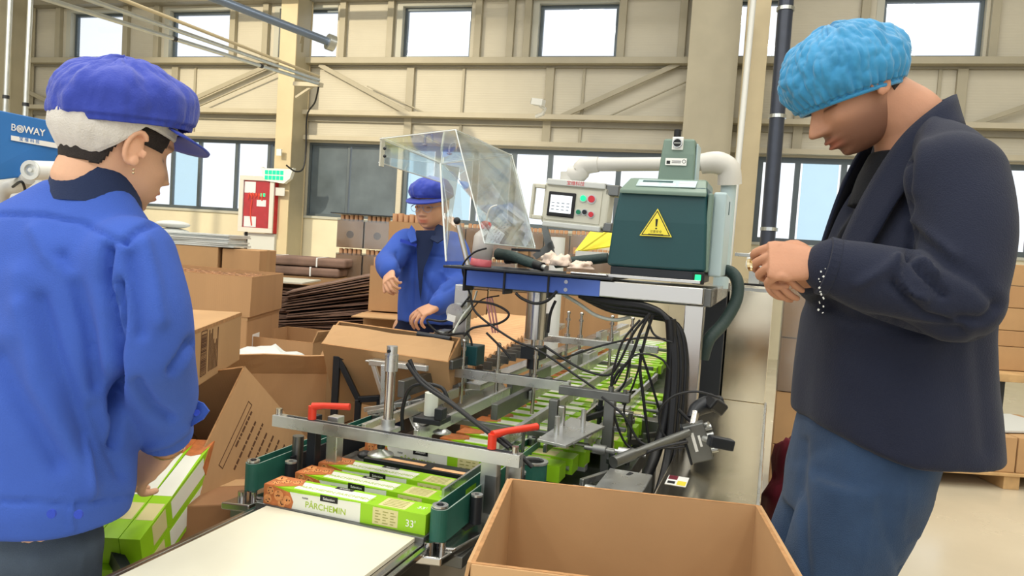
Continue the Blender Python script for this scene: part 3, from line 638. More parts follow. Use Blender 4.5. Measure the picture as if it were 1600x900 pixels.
# control cabinet and steel table
MM().box(-0.165, 0.0, 3.04, 4.2, 0.75, 1.21).box(-0.163, -0.002, 3.036, 3.04, 1.185, 1.20, 'alu').build('cabinet', 'steel_sheet', mach, 0.004)
MM().box(-0.30, -0.17, 3.0, 4.2, 0.60, 1.18).build('cabinet', 'black_metal', mach, 0.003)
MM().box(-0.225, 0.01, 1.36, 3.04, 0.732, 0.75).build('steel_table', 'steel_sheet', mach, 0.004)
MM().box(-0.21, 0.0, 1.40, 4.2, 0.15, 0.731).build('table_skirt', 'alu_dark', mach, 0.004)
mb = MM()
for v in (1.45, 1.5, 1.8, 2.1, 2.4): mb.box(0.0, 0.012, v, v+0.012, 0.2, 0.73)
mb.box(0.001, 0.008, 1.36, 3.04, 0.752, 0.757); mb.build('edge_strip', 'alu', mach, 0.001)
MM().box(-0.36, -0.25, 1.55, 1.86, 0.60, 0.75).build('cover_box', 'alu', mach, 0.003)
MM().box(-0.10, -0.06, 3.1, 3.14, 1.21, 1.33).box(-0.16, -0.06, 3.1, 3.13, 1.32, 1.335).build('hose_bracket', 'alu', mach, 0.002)
# warning sticker on the steel table
mb = MM().box(-0.212, -0.162, 1.80, 1.88, 0.7503, 0.7508, 'paper_white').box(-0.210, -0.188, 1.845, 1.878, 0.7509, 0.7513, 'bag_maroon').box(-0.185, -0.164, 1.805, 1.84, 0.7509, 0.7513, 'warn_yellow').box(-0.208, -0.19, 1.81, 1.83, 0.7509, 0.7513, 'ink_black')
mb.build('warning_sticker', 'paper_white', mach)
# label on post, black cable trunk, cables
def cable(pts, r, m='black_rubber', nm='cable', sub=6): return MB().tube(pts, r, 8, sub=sub).build(nm, m, mach)
def pv(x, y, v):      # point on the vertical machine plane v
    n = TM.to_3x3() @ Vector((0, 1, 0)); dr = ray(x, y); return CAM+dr*(v/dr.dot(n))
for k in range(9):
    o = (k % 3)*0.011; q = (k//3)*0.012
    cable([pv(905+k*3, 462+k*1.5, 2.22+q), pv(960, 470+k*2, 2.2+q), pv(1012+o*60, 478+k*2, 2.18+q), pv(1042+k*2.0, 500+k, 2.17+q), pv(1052+k*2.4, 560, 2.16+q), pv(1049+k*2.2, 640, 2.14+q), pv(1040+k*2.5, 720, 2.10+q), pv(1020+k*3, 790, 2.0+q)], 0.0085)
MM().tube([(-0.275, 2.17, 1.12), (-0.262, 2.17, 1.0), (-0.265, 2.16, 0.85), (-0.28, 2.12, 0.74), (-0.30, 2.0, 0.66)], 0.016, 12, sub=5).build('cable_trunk', 'black_rubber', mach)
MB().bar(pv(578, 566, 1.95), pv(668, 576, 1.95), 0.016, 0.016).bar(pv(583, 568, 1.95), pv(603, 632, 1.95), 0.013, 0.013).bar(pv(599, 570, 1.94), pv(597, 660, 1.94), 0.014, 0.014).bar(pv(570, 640, 1.9), pv(640, 630, 1.9), 0.014, 0.014).build('bracket_frame', 'alu', mach, 0.0015)
mb = MM(); V = []; Fc = []
for i in range(15):
    for j in range(9):
        a = pi+pi*j/8*0.75; V.append((-0.925+0.05*cos(a)+0.003*sin(i*2.1), 1.92+0.055*i, 0.80+0.055*sin(a)+0.004*sin(i*1.3+j)))
for i in range(14):
    for j in range(8): o = i*9+j; Fc.append((o, o+1, o+10, o+9))
mb.add(V, Fc, None, None, True); ch_ = mb.build('chute', 'alu', mach); sd = ch_.modifiers.new('thick', 'SOLIDIFY'); sd.thickness = 0.002
CB = [
 ([(735, 460), (745, 490), (800, 530), (836, 545), (865, 562), (905, 590), (950, 617), (975, 600), (985, 560), (1000, 520)], 2.12, .0045),
 ([(640, 562), (655, 590), (700, 625), (745, 660), (790, 690), (832, 730)], 1.55, .007),
 ([(636, 568), (660, 600), (706, 632), (752, 668), (795, 700)], 1.53, .006),
 ([(629, 672), (629, 640), (640, 608), (662, 600), (690, 606), (700, 625)], 1.6, .006),
 ([(735, 462), (700, 500), (667, 500), (690, 522), (730, 522), (738, 545)], 2.25, .005),
 ([(728, 470), (770, 475), (795, 490), (780, 505), (740, 512), (725, 525)], 2.2, .005),
 ([(760, 520), (785, 545), (797, 560)], 2.18, .005),
 ([(850, 540), (880, 560), (912, 578), (950, 586), (968, 565), (990, 520), (1015, 490)], 2.14, .005),
 ([(1015, 490), (1000, 520), (985, 560), (960, 590), (948, 640)], 2.12, .006),
 ([(1020, 492), (1008, 530), (1000, 570), (1005, 620), (1015, 700)], 2.14, .006),
 ([(1000, 500), (975, 530), (962, 565), (955, 600), (960, 650), (985, 700), (1040, 698)], 2.05, .0045),
 ([(1012, 495), (1020, 520), (1035, 530), (1050, 535)], 2.12, .004),
 ([(880, 560), (940, 540), (1000, 528), (1040, 530)], 2.2, .004),
 ([(960, 600), (985, 560), (1010, 553), (1035, 562), (1047, 580)], 2.1, .004),
 ([(940, 620), (975, 650), (1000, 690), (1040, 700), (1070, 698)], 1.95, .0045),
 ([(1125, 622), (1090, 612), (1055, 618), (1032, 640), (1032, 670), (1048, 692)], 1.95, .004),
 ([(870, 455), (855, 470), (835, 474), (815, 466), (806, 458)], 2.16, .006),
 ([(700, 520), (725, 500), (750, 470), (780, 462)], 2.24, .003),
 ([(868, 470), (860, 490), (856, 520)], 2.26, .006),
 ([(735, 460), (727, 440), (723, 415), (740, 395), (760, 388)], 2.2, .004),
 ([(1060, 640), (1075, 655), (1090, 668)], 2.0, .006),
 ([(958, 720), (990, 715), (1030, 700), (1075, 690)], 1.8, .005),
 ([(1003, 560), (990, 600), (975, 640), (985, 680)], 2.25, .004),
 ([(1000, 545), (1015, 590), (1030, 640), (1045, 690)], 2.2, .005)]
for p, v, r in CB: cable([pv(x, y, v) for x, y in p], r*0.78)
cable([pv(880, 460, 2.25), pv(905, 475, 2.25), pv(930, 492, 2.25), pv(960, 500, 2.25), pv(985, 495, 2.25)], 0.0055, 'cable_white', 'air_hose')
for k in range(3): cable([pv(760+4*k, 465, 2.24), pv(764+5*k, 490, 2.24), pv(770+4*k, 520, 2.26)], 0.003, 'cable_pink')
cable([pv(745, 455, 2.3), pv(738, 475, 2.26), pv(722, 495, 2.22), pv(708, 520, 2.2)], 0.0035, 'cable_white')
tag(MB().cbox((0, 0, 0), (0.03, 0.002, 0.022), None, T_(pv(705, 497, 2.2), YM, 0.2, 0.2)).build('cable_tag', 'paper_white', mach), 'white cable tag')
# thick dark hose from glue unit to cabinet
tag(MB().tube([pv(1118, 424, 2.5), pv(1140, 424, 2.45), pv(1152, 440, 2.42), pv(1150, 470, 2.4), pv(1130, 505, 2.36), pv(1108, 530, 2.3), pv(1098, 560, 2.3)], 0.019, 16, sub=6).build('insulated_hose', 'hose_green', mach), 'thick dark insulated hose')
# glue nozzle head lying over the table
Tn = T_(at(1090, 690, 1.92), YM+0.15, 0, -0.35)
mb = MB(Tn).box(-0.028, 0.028, -0.02, 0.02, -0.05, 0.05).box(-0.034, -0.028, -0.022, 0.022, -0.052, 0.052, 'black_metal'); n_ = mb.build('glue_nozzle', 'alu_dark', mach, 0.004)
MB(Tn).box(-0.012, -0.004, -0.0215, -0.02, -0.02, 0.03).box(0.004, 0.010, -0.0215, -0.02, -0.01, 0.02).build('marking', 'paper_white', n_)
for k in range(4): MB(Tn).cyl((0.028, 0, -0.03+k*0.02), (0.045, 0, -0.03+k*0.02), 0.008, 12).build('fitting', 'alu', n_)
MB().cyl(at(1075, 676, 1.9), at(958, 722, 1.72), 0.011, 16).cyl(at(990, 709, 1.77), at(958, 722, 1.72), 0.014, 16).build('actuator_rod', 'alu_dark', mach)
MB().tube([at(1080, 655, 1.95), at(1088, 640, 1.98), at(1105, 632, 2.0), at(1125, 628, 2.02)], [0.012, 0.02, 0.024, 0.018], 14, sub=4).build('solenoid_valve', 'black_metal', mach)
MB().cbox((0, 0, 0), (0.05, 0.045, 0.035), None, T_(at(1118, 632, 1.98), 0.4, 0.3, 0.5)).build('valve_connector', 'black_rubber', mach, 0.006)
MB().cyl(at(1082, 665, 1.93), at(1086, 645, 1.96), 0.011, 14).build('fitting', 'steel', mach)
MB().cbox((0, 0, 0), (0.065, 0.03, 0.028), None, T_(at(1126, 692, 1.86), 0.1, 0, 0.15)).build('photo_sensor', 'black_metal', mach, 0.004)
MB().cyl(at(1100, 685, 1.9), at(1112, 690, 1.87), 0.008, 12).cyl(at(1098, 667, 1.92), at(1108, 663, 1.91), 0.008, 12).build('fitting', 'alu', mach)

# ---------------------------------------------------------------- hot melt glue unit (green)
glue = thing('glue_unit', 'dark green hot melt glue unit with yellow warning triangle on the gantry', 'glue unit', Mp(-0.33, 2.35, 1.228))
def gp(a, b): return a, b
vf, vb = 2.20, 2.48
# body: tapered front, sides vertical; rows (z, u0, u1, v0, v1)
rows = [(1.262, -0.478, -0.192, vf, vb), (1.27, -0.480, -0.190, vf-0.003, vb), (1.40, -0.471, -0.197, vf, vb), (1.488, -0.460, -0.203, vf+0.01, vb), (1.505, -0.452, -0.206, vf+0.025, vb), (1.515, -0.442, -0.212, vf+0.05, vb-0.005)]
mb = MM(); V = []; 
for z, a, b, c, d in rows: V += [(a, c, z), (b, c, z), (b, d, z), (a, d, z)]
Fc = [(0, 3, 2, 1)]
for i in range(len(rows)-1):
    for k in range(4): Fc.append((4*i+k, 4*i+(k+1) % 4, 4*i+4+(k+1) % 4, 4*i+4+k))
L_ = 4*(len(rows)-1); Fc.append((L_, L_+1, L_+2, L_+3)); mb.add(V, Fc, 'unit_green')
mb.build('housing', 'unit_green', glue, 0.010, 4)
MM().box(-0.188, -0.150, 2.245, 2.49, 1.250, 1.498).build('side_panel', 'unit_grey', glue, 0.006)
MM().box(-0.20, -0.186, 2.205, 2.245, 1.262, 1.49).build('corner_trim', 'unit_green_pale', glue, 0.004)
MM().box(-0.160, -0.148, 2.36, 2.37, 1.44, 1.48).build('latch', 'unit_green', glue)
# pale sloping lid with control strip
mb = MM(); V = [(-0.458, vf-0.004, 1.492), (-0.204, vf-0.004, 1.490), (-0.216, vf+0.085, 1.534), (-0.444, vf+0.085, 1.536)]
V2 = [(x, y, z-0.012) for x, y, z in V]
mb.add(V+V2, [(0, 1, 2, 3), (7, 6, 5, 4), (0, 4, 5, 1), (1, 5, 6, 2), (2, 6, 7, 3), (3, 7, 4, 0)]); lid = mb.build('lid', 'unit_green_pale', glue, 0.003)
Tl = face_T(TM @ Vector((-0.33, vf+0.045, 1.517)), TM.to_3x3() @ Vector((1, 0, 0)), TM.to_3x3() @ Vector((0, 0.089, 0.044)))
mb = MB(Tl).box(-0.085, 0.09, -0.026, 0.028, 0, 0.0015, 'unit_grey').box(-0.075, -0.02, -0.018, 0.0, 0.0016, 0.002, 'paper_white').box(-0.01, 0.03, -0.018, 0.0, 0.0016, 0.002, 'paper_white').box(0.04, 0.08, -0.018, -0.004, 0.0016, 0.002, 'paper_white').box(-0.07, 0.02, 0.006, 0.02, 0.0016, 0.002, 'unit_green').box(0.04, 0.08, 0.004, 0.018, 0.0016, 0.002, 'paper_grey')
mb.build('control_strip', 'unit_grey', lid)
MM().box(-0.444, -0.212, 2.28, 2.485, 1.50, 1.536).build('top_plate', 'unit_green_pale', glue, 0.008)
# pump head
rows = [(1.525, -0.372, -0.260, 2.34, 2.45), (1.62, -0.366, -0.262, 2.345, 2.448), (1.668, -0.362, -0.266, 2.352, 2.445)]
mb = MM(); V = []
for z, a, b, c, d in rows: V += [(a, c, z), (b, c, z), (b, d, z), (a, d, z)]
Fc = [(0, 3, 2, 1)]
for i in range(2):
    for k in range(4): Fc.append((4*i+k, 4*i+(k+1) % 4, 4*i+4+(k+1) % 4, 4*i+4+k))
Fc.append((8, 9, 10, 11)); mb.add(V, Fc)
ph = mb.build('pump_tower', 'unit_green_pale', glue, 0.007, 3)
MM().box(-0.262, -0.256, 2.36, 2.45, 1.54, 1.655).build('side_cover', 'unit_grey', ph, 0.003)
MM().box(-0.334, -0.300, 2.340, 2.350, 1.632, 1.672).build('gauge_recess', 'paper_white', ph, 0.002)
mb = MM().cyl((-0.317, 2.344, 1.652), (-0.317, 2.334, 1.652), 0.0145, 24, 'ink_black').ring((-0.317, 2.334, 1.652), (-0.317, 2.331, 1.652), 0.0145, 0.012, 24, 'alu').box(-0.327, -0.307, 2.332, 2.3335, 1.651, 1.653, 'paper_grey'); mb.build('pressure_gauge', 'ink_black', ph)
MM().cyl((-0.325, 2.38, 1.665), (-0.325, 2.38, 1.70), 0.011, 18).build('regulator_knob', 'ink_black', ph)
MM().box(-0.35, -0.285, 2.3375, 2.3395, 1.584, 1.606, 'paper_white').box(-0.346, -0.335, 2.337, 2.3374, 1.588, 1.598, 'ink_black').box(-0.33, -0.302, 2.337, 2.3374, 1.596, 1.598, 'ink_black').box(-0.33, -0.302, 2.337, 2.3374, 1.591, 1.593, 'ink_black').ring((-0.293, 2.3375, 1.596), (-0.293, 2.337, 1.596), 0.006, 0.0045, 16, 'ink_black').build('rating_label', 'paper_white', ph)
# warning triangle
def tri(c, s): return [(c[0]-s*0.577, c[1]-s*0.33), (c[0]+s*0.577, c[1]-s*0.33), (c[0], c[1]+s*0.67)]
Tt = face_T(pv(1025.5, 355, 2.194), TM.to_3x3() @ Vector((1, 0, 0)), TM.to_3x3() @ Vector((0, 0.03, 1)))
mb = MB(Tt); mb.prism(tri((0, 0), 0.082), 0, 0.001, 'warn_yellow'); mb.prism(tri((0, 0), 0.074), 0.001, 0.0014, 'ink_black'); mb.prism(tri((0, 0), 0.066), 0.0014, 0.0018, 'warn_yellow'); ws = mb.build('warning_sign', 'warn_yellow', glue, 0)
MB(Tt).prism([(-0.0022, 0.002), (0.0022, 0.002), (0.0035, 0.024), (-0.0035, 0.024)], 0.0018, 0.0022).cyl((0, -0.004, 0.0018), (0, -0.004, 0.0022), 0.0026, 14).box(-0.022, 0.022, -0.0215, -0.020, 0.0018, 0.002).build('exclamation_mark', 'ink_black', ws)
text('注意安全', 0.0088, Tt @ Matrix.Translation((0, -0.0135, 0.0018)), 'ink_black', 'lettering', ws, 0.0002)
MM().box(-0.47, -0.20, 2.205, 2.46, 1.228, 1.262).build('base', 'black_metal', glue, 0.003)
MM().box(-0.50, -0.20, 2.17, 2.20, 1.2285, 1.238).build('base_plate', 'steel', glue, 0.001)
mb = MM().box(-0.225, -0.192, 2.192, 2.2045, 1.226, 1.262); sw = mb.build('switch_housing', 'ink_black', glue, 0.002)
tag(MM().box(-0.218, -0.201, 2.188, 2.192, 1.238, 1.254).build('rocker_switch', 'led_green', sw, 0.001), 'lit green rocker switch')

# ---------------------------------------------------------------- control panel on its arm
cp = thing('control_panel', 'beige operator panel with small screen and buttons on a swing arm', 'control panel', Mp(-0.72, 2.65, 1.38))
Tc = T_(Mp(-0.70, 2.62, 1.465), YM-0.02, 0, R_(3.0))     # local x right, z up, front at -y
MB(Tc).box(-0.130, 0.120, 0.0, 0.075, -0.075, 0.075).build('case', 'panel_beige', cp, 0.008)
MB(Tc).box(-0.118, 0.092, -0.004, 0.0, -0.062, 0.058).build('face_plate', 'panel_beige', cp, 0.003)
MB(Tc).box(-0.12, 0.10, -0.012, 0.05, 0.065, 0.088).build('rim', 'paper_grey', cp, 0.004); MB(Tc).box(-0.12, 0.10, -0.012, 0.05, -0.088, -0.068).build('rim', 'paper_grey', cp, 0.004)
hm = MB(Tc).box(-0.175, -0.165, -0.01, 0.015, -0.065, 0.065).box(-0.165, -0.125, -0.01, 0.015, 0.05, 0.065).box(-0.165, -0.125, -0.01, 0.015, -0.065, -0.05); hm.build('handle', 'panel_beige', cp, 0.003)
MB(Tc).box(0.100, 0.150, 0.0, 0.06, 0.045, 0.085).build('hinge', 'alu_dark', cp, 0.004); MB(Tc).box(0.105, 0.140, 0.0, 0.05, -0.085, -0.05).build('hinge', 'alu_dark', cp, 0.004)
sc_ = MB(Tc).box(-0.108, -0.004, -0.010, -0.004, -0.048, 0.042).build('screen_bezel', 'ink_black', cp, 0.003)
MB(Tc).box(-0.098, -0.016, -0.0112, -0.010, -0.034, 0.030).build('display', 'screen_white', sc_)
mb = MB(Tc)
for i in range(4):
    for j in range(3): mb.box(-0.092+0.019*i, -0.081+0.019*i, -0.0116, -0.0113, -0.024+0.012*j, -0.021+0.012*j)
mb.build('screen_text', 'screen_line', sc_)
for x, z, r, m_, nm in ((0.024, 0.027, 0.0105, 'led_green', 'green lamp'), (0.055, 0.027, 0.0125, 'button_red', 'red emergency button'), (0.012, -0.024, 0.0085, 'button_green', 'green button'), (0.035, -0.022, 0.0085, 'button_black', 'black selector'), (0.060, -0.028, 0.0095, 'button_red', 'small red button')):
    b_ = MB(Tc).cyl((x, -0.004, z), (x, -0.012, z), r, 20).ring((x, -0.004, z), (x, -0.007, z), r*1.35, r, 20, 'alu').build('push_button', m_, cp); tag(b_, nm)
text('宝维科技', 0.017, Tc @ Matrix.Translation((-0.01, -0.0122, 0.0765)) @ Matrix.Rotation(pi/2, 4, 'X') , 'button_red', 'lettering', cp)
# arm: elbow over the panel, tube across, elbow down the post
c0 = Tc @ Vector((-0.055, 0.04, 0.085))
MB().tube([c0, c0+Vector((0, 0, 0.035))], [0.030, 0.030], 20).build('arm_socket', 'arm_grey', cp)
pA = pv(909, 262, 2.66); pB = pv(1110, 254, 2.72)
MB().tube([c0+Vector((0, 0, 0.03)), pv(905, 272, 2.66), pv(912, 260, 2.66), pv(935, 257, 2.66)], [0.030, 0.033, 0.033, 0.028], 20, sub=4).build('arm_elbow', 'arm_grey', cp)
MB().cyl(pv(928, 257, 2.66), pv(1105, 256, 2.72), 0.025, 24).build('arm_tube', 'arm_grey', cp)
MB().tube([pv(1096, 256, 2.72), pv(1120, 254, 2.72), pv(1138, 264, 2.73), pv(1140, 288, 2.74)], [0.036, 0.040, 0.040, 0.042], 20, sub=4).build('arm_elbow', 'arm_grey', cp)
q = pv(1139, 285, 2.74); MB().cyl(q, Vector((q.x, q.y, 1.2)), 0.027, 20).build('arm_post', 'unit_grey', cp)

# ---------------------------------------------------------------- acrylic hood
hood = thing('acrylic_hood', 'clear acrylic hood with riveted corner above the tool tray', 'machine guard', Mp(-0.85, 2.75, 1.23))
a, b, c, d = onz(594, 217, 1.66), onz(712, 203, 1.66), onz(800, 243, 1.66), onz(690, 256, 1.66)
def panel(name, *q): return MB().quad(*q, None, 0.004).build(name, 'acrylic', hood)
panel('roof_panel', a, b, c, d)
dz = Vector((0, 0, -0.085))
panel('side_panel', a+dz, d+dz, d, a)
e_, f_ = at(836, 388, 2.72), at(757, 380, 2.32)
panel('sloping_panel', b, f_, e_, c)
g1 = at(697, 408, 3.0)
panel('end_panel', c, e_, at(800, 385, 3.2), d)
eg = MB()
for p, q in ((a, b), (b, c), (c, d), (d, a), (b, f_), (c, e_), (a+dz, d+dz), (e_, f_), (d, d+dz)): eg.tube([p, q], 0.0022, 6)
eg.build('polished_edge', 'acrylic_edge', hood)
MB().quad(a+dz*1.15, a+dz*1.15+(d-a).normalized()*0.035, a+(d-a).normalized()*0.035, a, None, 0.006).build('corner_bracket', 'panel_beige', hood)
for yy in (232, 244): q = at(601, yy, 2.62); MB().sphere(q, 0.006, 8).build('rivet', 'black_metal', hood)
for x, y in ((664, 226), (702, 240)): q = onz(x, y, 1.665); MB().tube([q, q+Vector((0, 0, 0.03)), q+Vector((0.02, 0, 0.045)), q+Vector((0.03, 0, 0.01))], 0.004, 8, sub=4).sphere(q, 0.012, 8, None, (1, 1, .4)).build('hook', 'steel', hood)
tag(MB().tube([at(688, 256, 3.2), at(692, 330, 3.05), at(697, 408, 2.95)], 0.004, 6).build('acrylic_strip', 'acrylic_edge', hood), 'hanging clear strip')
MB().quad(at(688, 256, 3.2), at(696, 408, 2.95), at(726, 408, 2.9), at(718, 262, 3.1), None, 0.003).build('front_panel', 'acrylic', hood)
# ---------------------------------------------------------------- things on the tool tray
b_ = thing('squeeze_bottle', 'white squeeze bottle with pink liquid and red cap on the tray', 'bottle', Mp(-0.92, 2.28, 1.228))
Tb = TM @ Matrix.Translation((-0.915, 2.26, 1.229)) @ Matrix.Rotation(R_(4), 4, 'Y')
MB(Tb).lathe([(0, 0.024), (0.034, 0.024), (0.034, 0.095), (0.030, 0.105), (0.017, 0.118), (0.015, 0.124), (0, 0.124)], (0, 0, 0), 28).build('bottle_body', 'bottle_plastic', b_)
MB(Tb).lathe([(0, 0), (0.035, 0), (0.0355, 0.004), (0.0352, 0.024), (0, 0.025)], (0, 0, 0), 28).build('liquid', 'pink_liquid', b_)
MB(Tb).lathe([(0, 0.122), (0.018, 0.122), (0.018, 0.142), (0.013, 0.146), (0.006, 0.15), (0, 0.15)], (0, 0, 0), 20).build('cap', 'red_plastic', b_)
MB(Tb).tube([(0, 0, 0.148), (0.002, 0, 0.175), (0.010, 0, 0.195), (0.03, 0, 0.205)], [0.004, 0.003, 0.0025, 0.002], 8, sub=4).build('nozzle', 'white_plastic', b_)
t_ = thing('glue_hose', 'dark insulated glue hose with plug lying on the tray', 'hose', Mp(-0.8, 2.3, 1.23))
MB().tube([pv(778, 397, 2.35), pv(800, 400, 2.32), pv(820, 408, 2.28), pv(838, 414, 2.25)], [0.02, 0.017, 0.016, 0.015], 14, sub=4).build('hose', 'hose_green', t_)
MB().cyl(pv(836, 413, 2.25), pv(848, 417, 2.23), 0.014, 14).build('collar', 'black_rubber', t_); MB().cyl(pv(848, 417, 2.23), pv(854, 419, 2.22), 0.009, 14).build('plug', 'alu', t_)
tag(MB().tube([pv(868, 412, 2.45), pv(900, 408, 2.44), pv(950, 403, 2.44)], [0.016, 0.017, 0.017], 12, sub=4).build('hose_sleeve', 'hose_green'), 'dark green hose leading into the left side of the glue unit', 'hose')
def crumple(name, c, s, m, seed):
    bm_ = MB(); bm_.sphere((0, 0, 0), 1.0, 16); V = []
    for p in bm_.v:
        q = Vector(p); n1 = noise.noise(q*1.7+Vector((seed, 0, 0))); n2 = noise.noise(q*4.2+Vector((0, seed, 0))); q = q*(1+0.42*n1+0.22*n2); V.append((q.x*s[0], q.y*s[1], max(q.z, -0.35)*s[2]))
    bm_.v = V; bm_.v = [tuple(Matrix.Translation(c) @ Vector(p)) for p in V]
    return bm_.build(name, m)
for k, (x, y, v, s, lab) in enumerate(((878, 411, 2.27, (0.035, 0.03, 0.026), 'crumpled pale cotton rag in the middle of the tool tray'), (858, 408, 2.32, (0.03, 0.03, 0.028), 'crumpled pale rag beside the hose plug on the tray'), (908, 417, 2.22, (0.04, 0.03, 0.017), 'flat pale rag nearest the green glue unit'))):
    tag(crumple('cleaning_rag', pv(x, y, v), s, 'rag', k*3.1), lab, 'rag')
tag(MM().box(-0.60, -0.48, 2.18, 2.25, 1.2285, 1.234).build('metal_plate', 'cardboard', None, 0.001), 'thin brown board lying at the right end of the tray', 'board')
tag(MM().cyl((-0.58, 2.16, 1.233), (-0.47, 2.155, 1.233), 0.004, 10).build('metal_rod', 'steel'), 'short steel rod on the front edge of the tray', 'rod')
t_ = thing('hand_tool', 'black handled tool bundle behind the squeeze bottle', 'tool', Mp(-0.84, 2.4, 1.23))
MM().tube([(-0.88, 2.40, 1.25), (-0.84, 2.39, 1.262), (-0.78, 2.39, 1.255)], [0.012, 0.02, 0.012], 12, sub=3).build('grip', 'black_rubber', t_)
MM().bar((-0.86, 2.40, 1.29), (-0.76, 2.41, 1.292), 0.012, 0.008).box(-0.835, -0.80, 2.4, 2.43, 1.23, 1.29, 'cardboard').build('clamp', 'black_metal', t_)
# lever rod with ball behind the hood; smoked bracket
r_ = thing('locking_lever', 'steel locking lever with dark ball knob behind the tray', 'lever', pv(735, 430, 2.6))
MB().cyl(pv(716, 352, 2.6), pv(734, 425, 2.6), 0.010, 12).build('lever_rod', 'steel', r_); MB().sphere(pv(714, 345, 2.6), 0.014, 12).build('knob', 'black_metal', r_)
r_ = thing('angle_bracket', 'slotted grey angle bracket standing left of the control panel base', 'bracket', pv(855, 408, 2.62))
MB().quad(pv(846, 355, 2.6), pv(855, 355, 2.6), pv(868, 402, 2.6), pv(856, 405, 2.6), None, 0.01).quad(pv(832, 398, 2.6), pv(862, 376, 2.6), pv(866, 388, 2.6), pv(838, 405, 2.6), None, 0.008).build('plate', 'alu_dark', r_)
r_ = thing('strapping_roll', 'small white roll on the cabinet top beside the clasped hands', 'tape roll', Mp(-0.06, 3.0, 1.212))
q = pv(1176, 432, 2.95)
tag(MM().box(-0.15, -0.02, 2.98, 3.02, 1.21, 1.218).build('roll_tray', 'ink_black', r_), None)
MB().ring(pv(1179, 413, 3.2), pv(1181, 415, 3.15), 0.036, 0.006, 24).ring(pv(1180, 404, 3.25), pv(1181, 405, 3.22), 0.034, 0.006, 24).build('tape', 'paper_white', r_)

# ================================================================ cartons
CL, CW, CH = 0.388, 0.062, 0.042
def carton_mb(T, full=True):
    mb = MB(T); mb.box(0, CL, 0, CW, 0, CH, 'carton_green')
    e = 0.0004
    def fr(x0, x1, z0, z1, m, k=1): mb.box(x0*CL, x1*CL, -e*k, 0, z0*CH, z1*CH, m)
    def tp(x0, x1, y0, y1, m, k=1): mb.box(x0*CL, x1*CL, y0*CW, y1*CW, CH, CH+e*k, m)
    T1 = Matrix.Rotation(pi/2, 4, 'X')
    fr(0.17, 0.615, 0.0, 1.0, 'carton_white')
    mb.prism([(0.17*CL, CH), (0.615*CL, CH), (0.615*CL, CH*0.98), (0.24*CL, CH*0.86), (0.17*CL, CH*0.86)][::-1], 0, e*2, 'carton_green', T1)
    fr(0.69, 0.84, 0.08, 0.92, 'carton_info')
    tp(0.18, 0.64, 0.12, 0.82, 'carton_white'); tp(0.71, 0.87, 0.1, 0.85, 'carton_info')
    # cookie picture
    mb.prism([(0, 0), (0.185*CL, 0), (0.195*CL, CH*0.35), (0.17*CL, CH*0.8), (0.06*CL, CH), (0, CH)], 0, e*3, 'cookie_back', T1)
    mb.prism([(0, 0), (0.09*CL, 0), (0.20*CL, CW*0.45), (0.165*CL, CW), (0, CW)], CH, CH+e*3, 'cookie_back')
    mb.box(-e, 0, 0, CW, 0, CH, 'cookie_back')
    if full:
        Tz = Matrix.Translation((0, 0, 0)) @ T1
        rnd = random.Random(5)
        for cx, cz, r in ((0.03, 0.30, 0.010), (0.10, 0.56, 0.012), (0.155, 0.40, 0.010), (0.045, 0.75, 0.009), (0.12, 0.15, 0.009)):
            c = (cx*CL, cz*CH); mb.prism([(c[0]+r*cos(a*pi/8), c[1]+r*sin(a*pi/8)) for a in range(16)], e*3, e*5, 'cookie', Tz)
            for q in range(5):
                a = rnd.random()*6.28; d = rnd.random()*r*0.75; mb.prism([(c[0]+d*cos(a)+0.0013*cos(t*pi/3), c[1]+d*sin(a)+0.0013*sin(t*pi/3)) for t in range(6)], e*5, e*7, 'choc', Tz)
        for cx, cy, r in ((0.035, 0.70, 0.012), (0.09, 0.50, 0.012), (0.15, 0.62, 0.011), (0.05, 0.25, 0.010)):
            c = (cx*CL, cy*CW); mb.prism([(c[0]+r*cos(a*pi/8), c[1]+r*sin(a*pi/8)) for a in range(16)], CH+e*3, CH+e*5, 'cookie')
            for q in range(5):
                a = rnd.random()*6.28; d = rnd.random()*r*0.75; mb.prism([(c[0]+d*cos(a)+0.0013*cos(t*pi/3), c[1]+d*sin(a)+0.0013*sin(t*pi/3)) for t in range(6)], CH+e*5, CH+e*7, 'choc')
        # small print
        for j in range(5):
            for k in range(3): fr(0.705+0.045*k, 0.705+0.045*k+0.02+0.012*((j+k) % 2), 0.18+0.14*j, 0.22+0.14*j, 'carton_info_ink', 2)
            tp(0.73, 0.85, 0.2+0.13*j, 0.23+0.13*j, 'carton_info_ink', 2)
    return mb
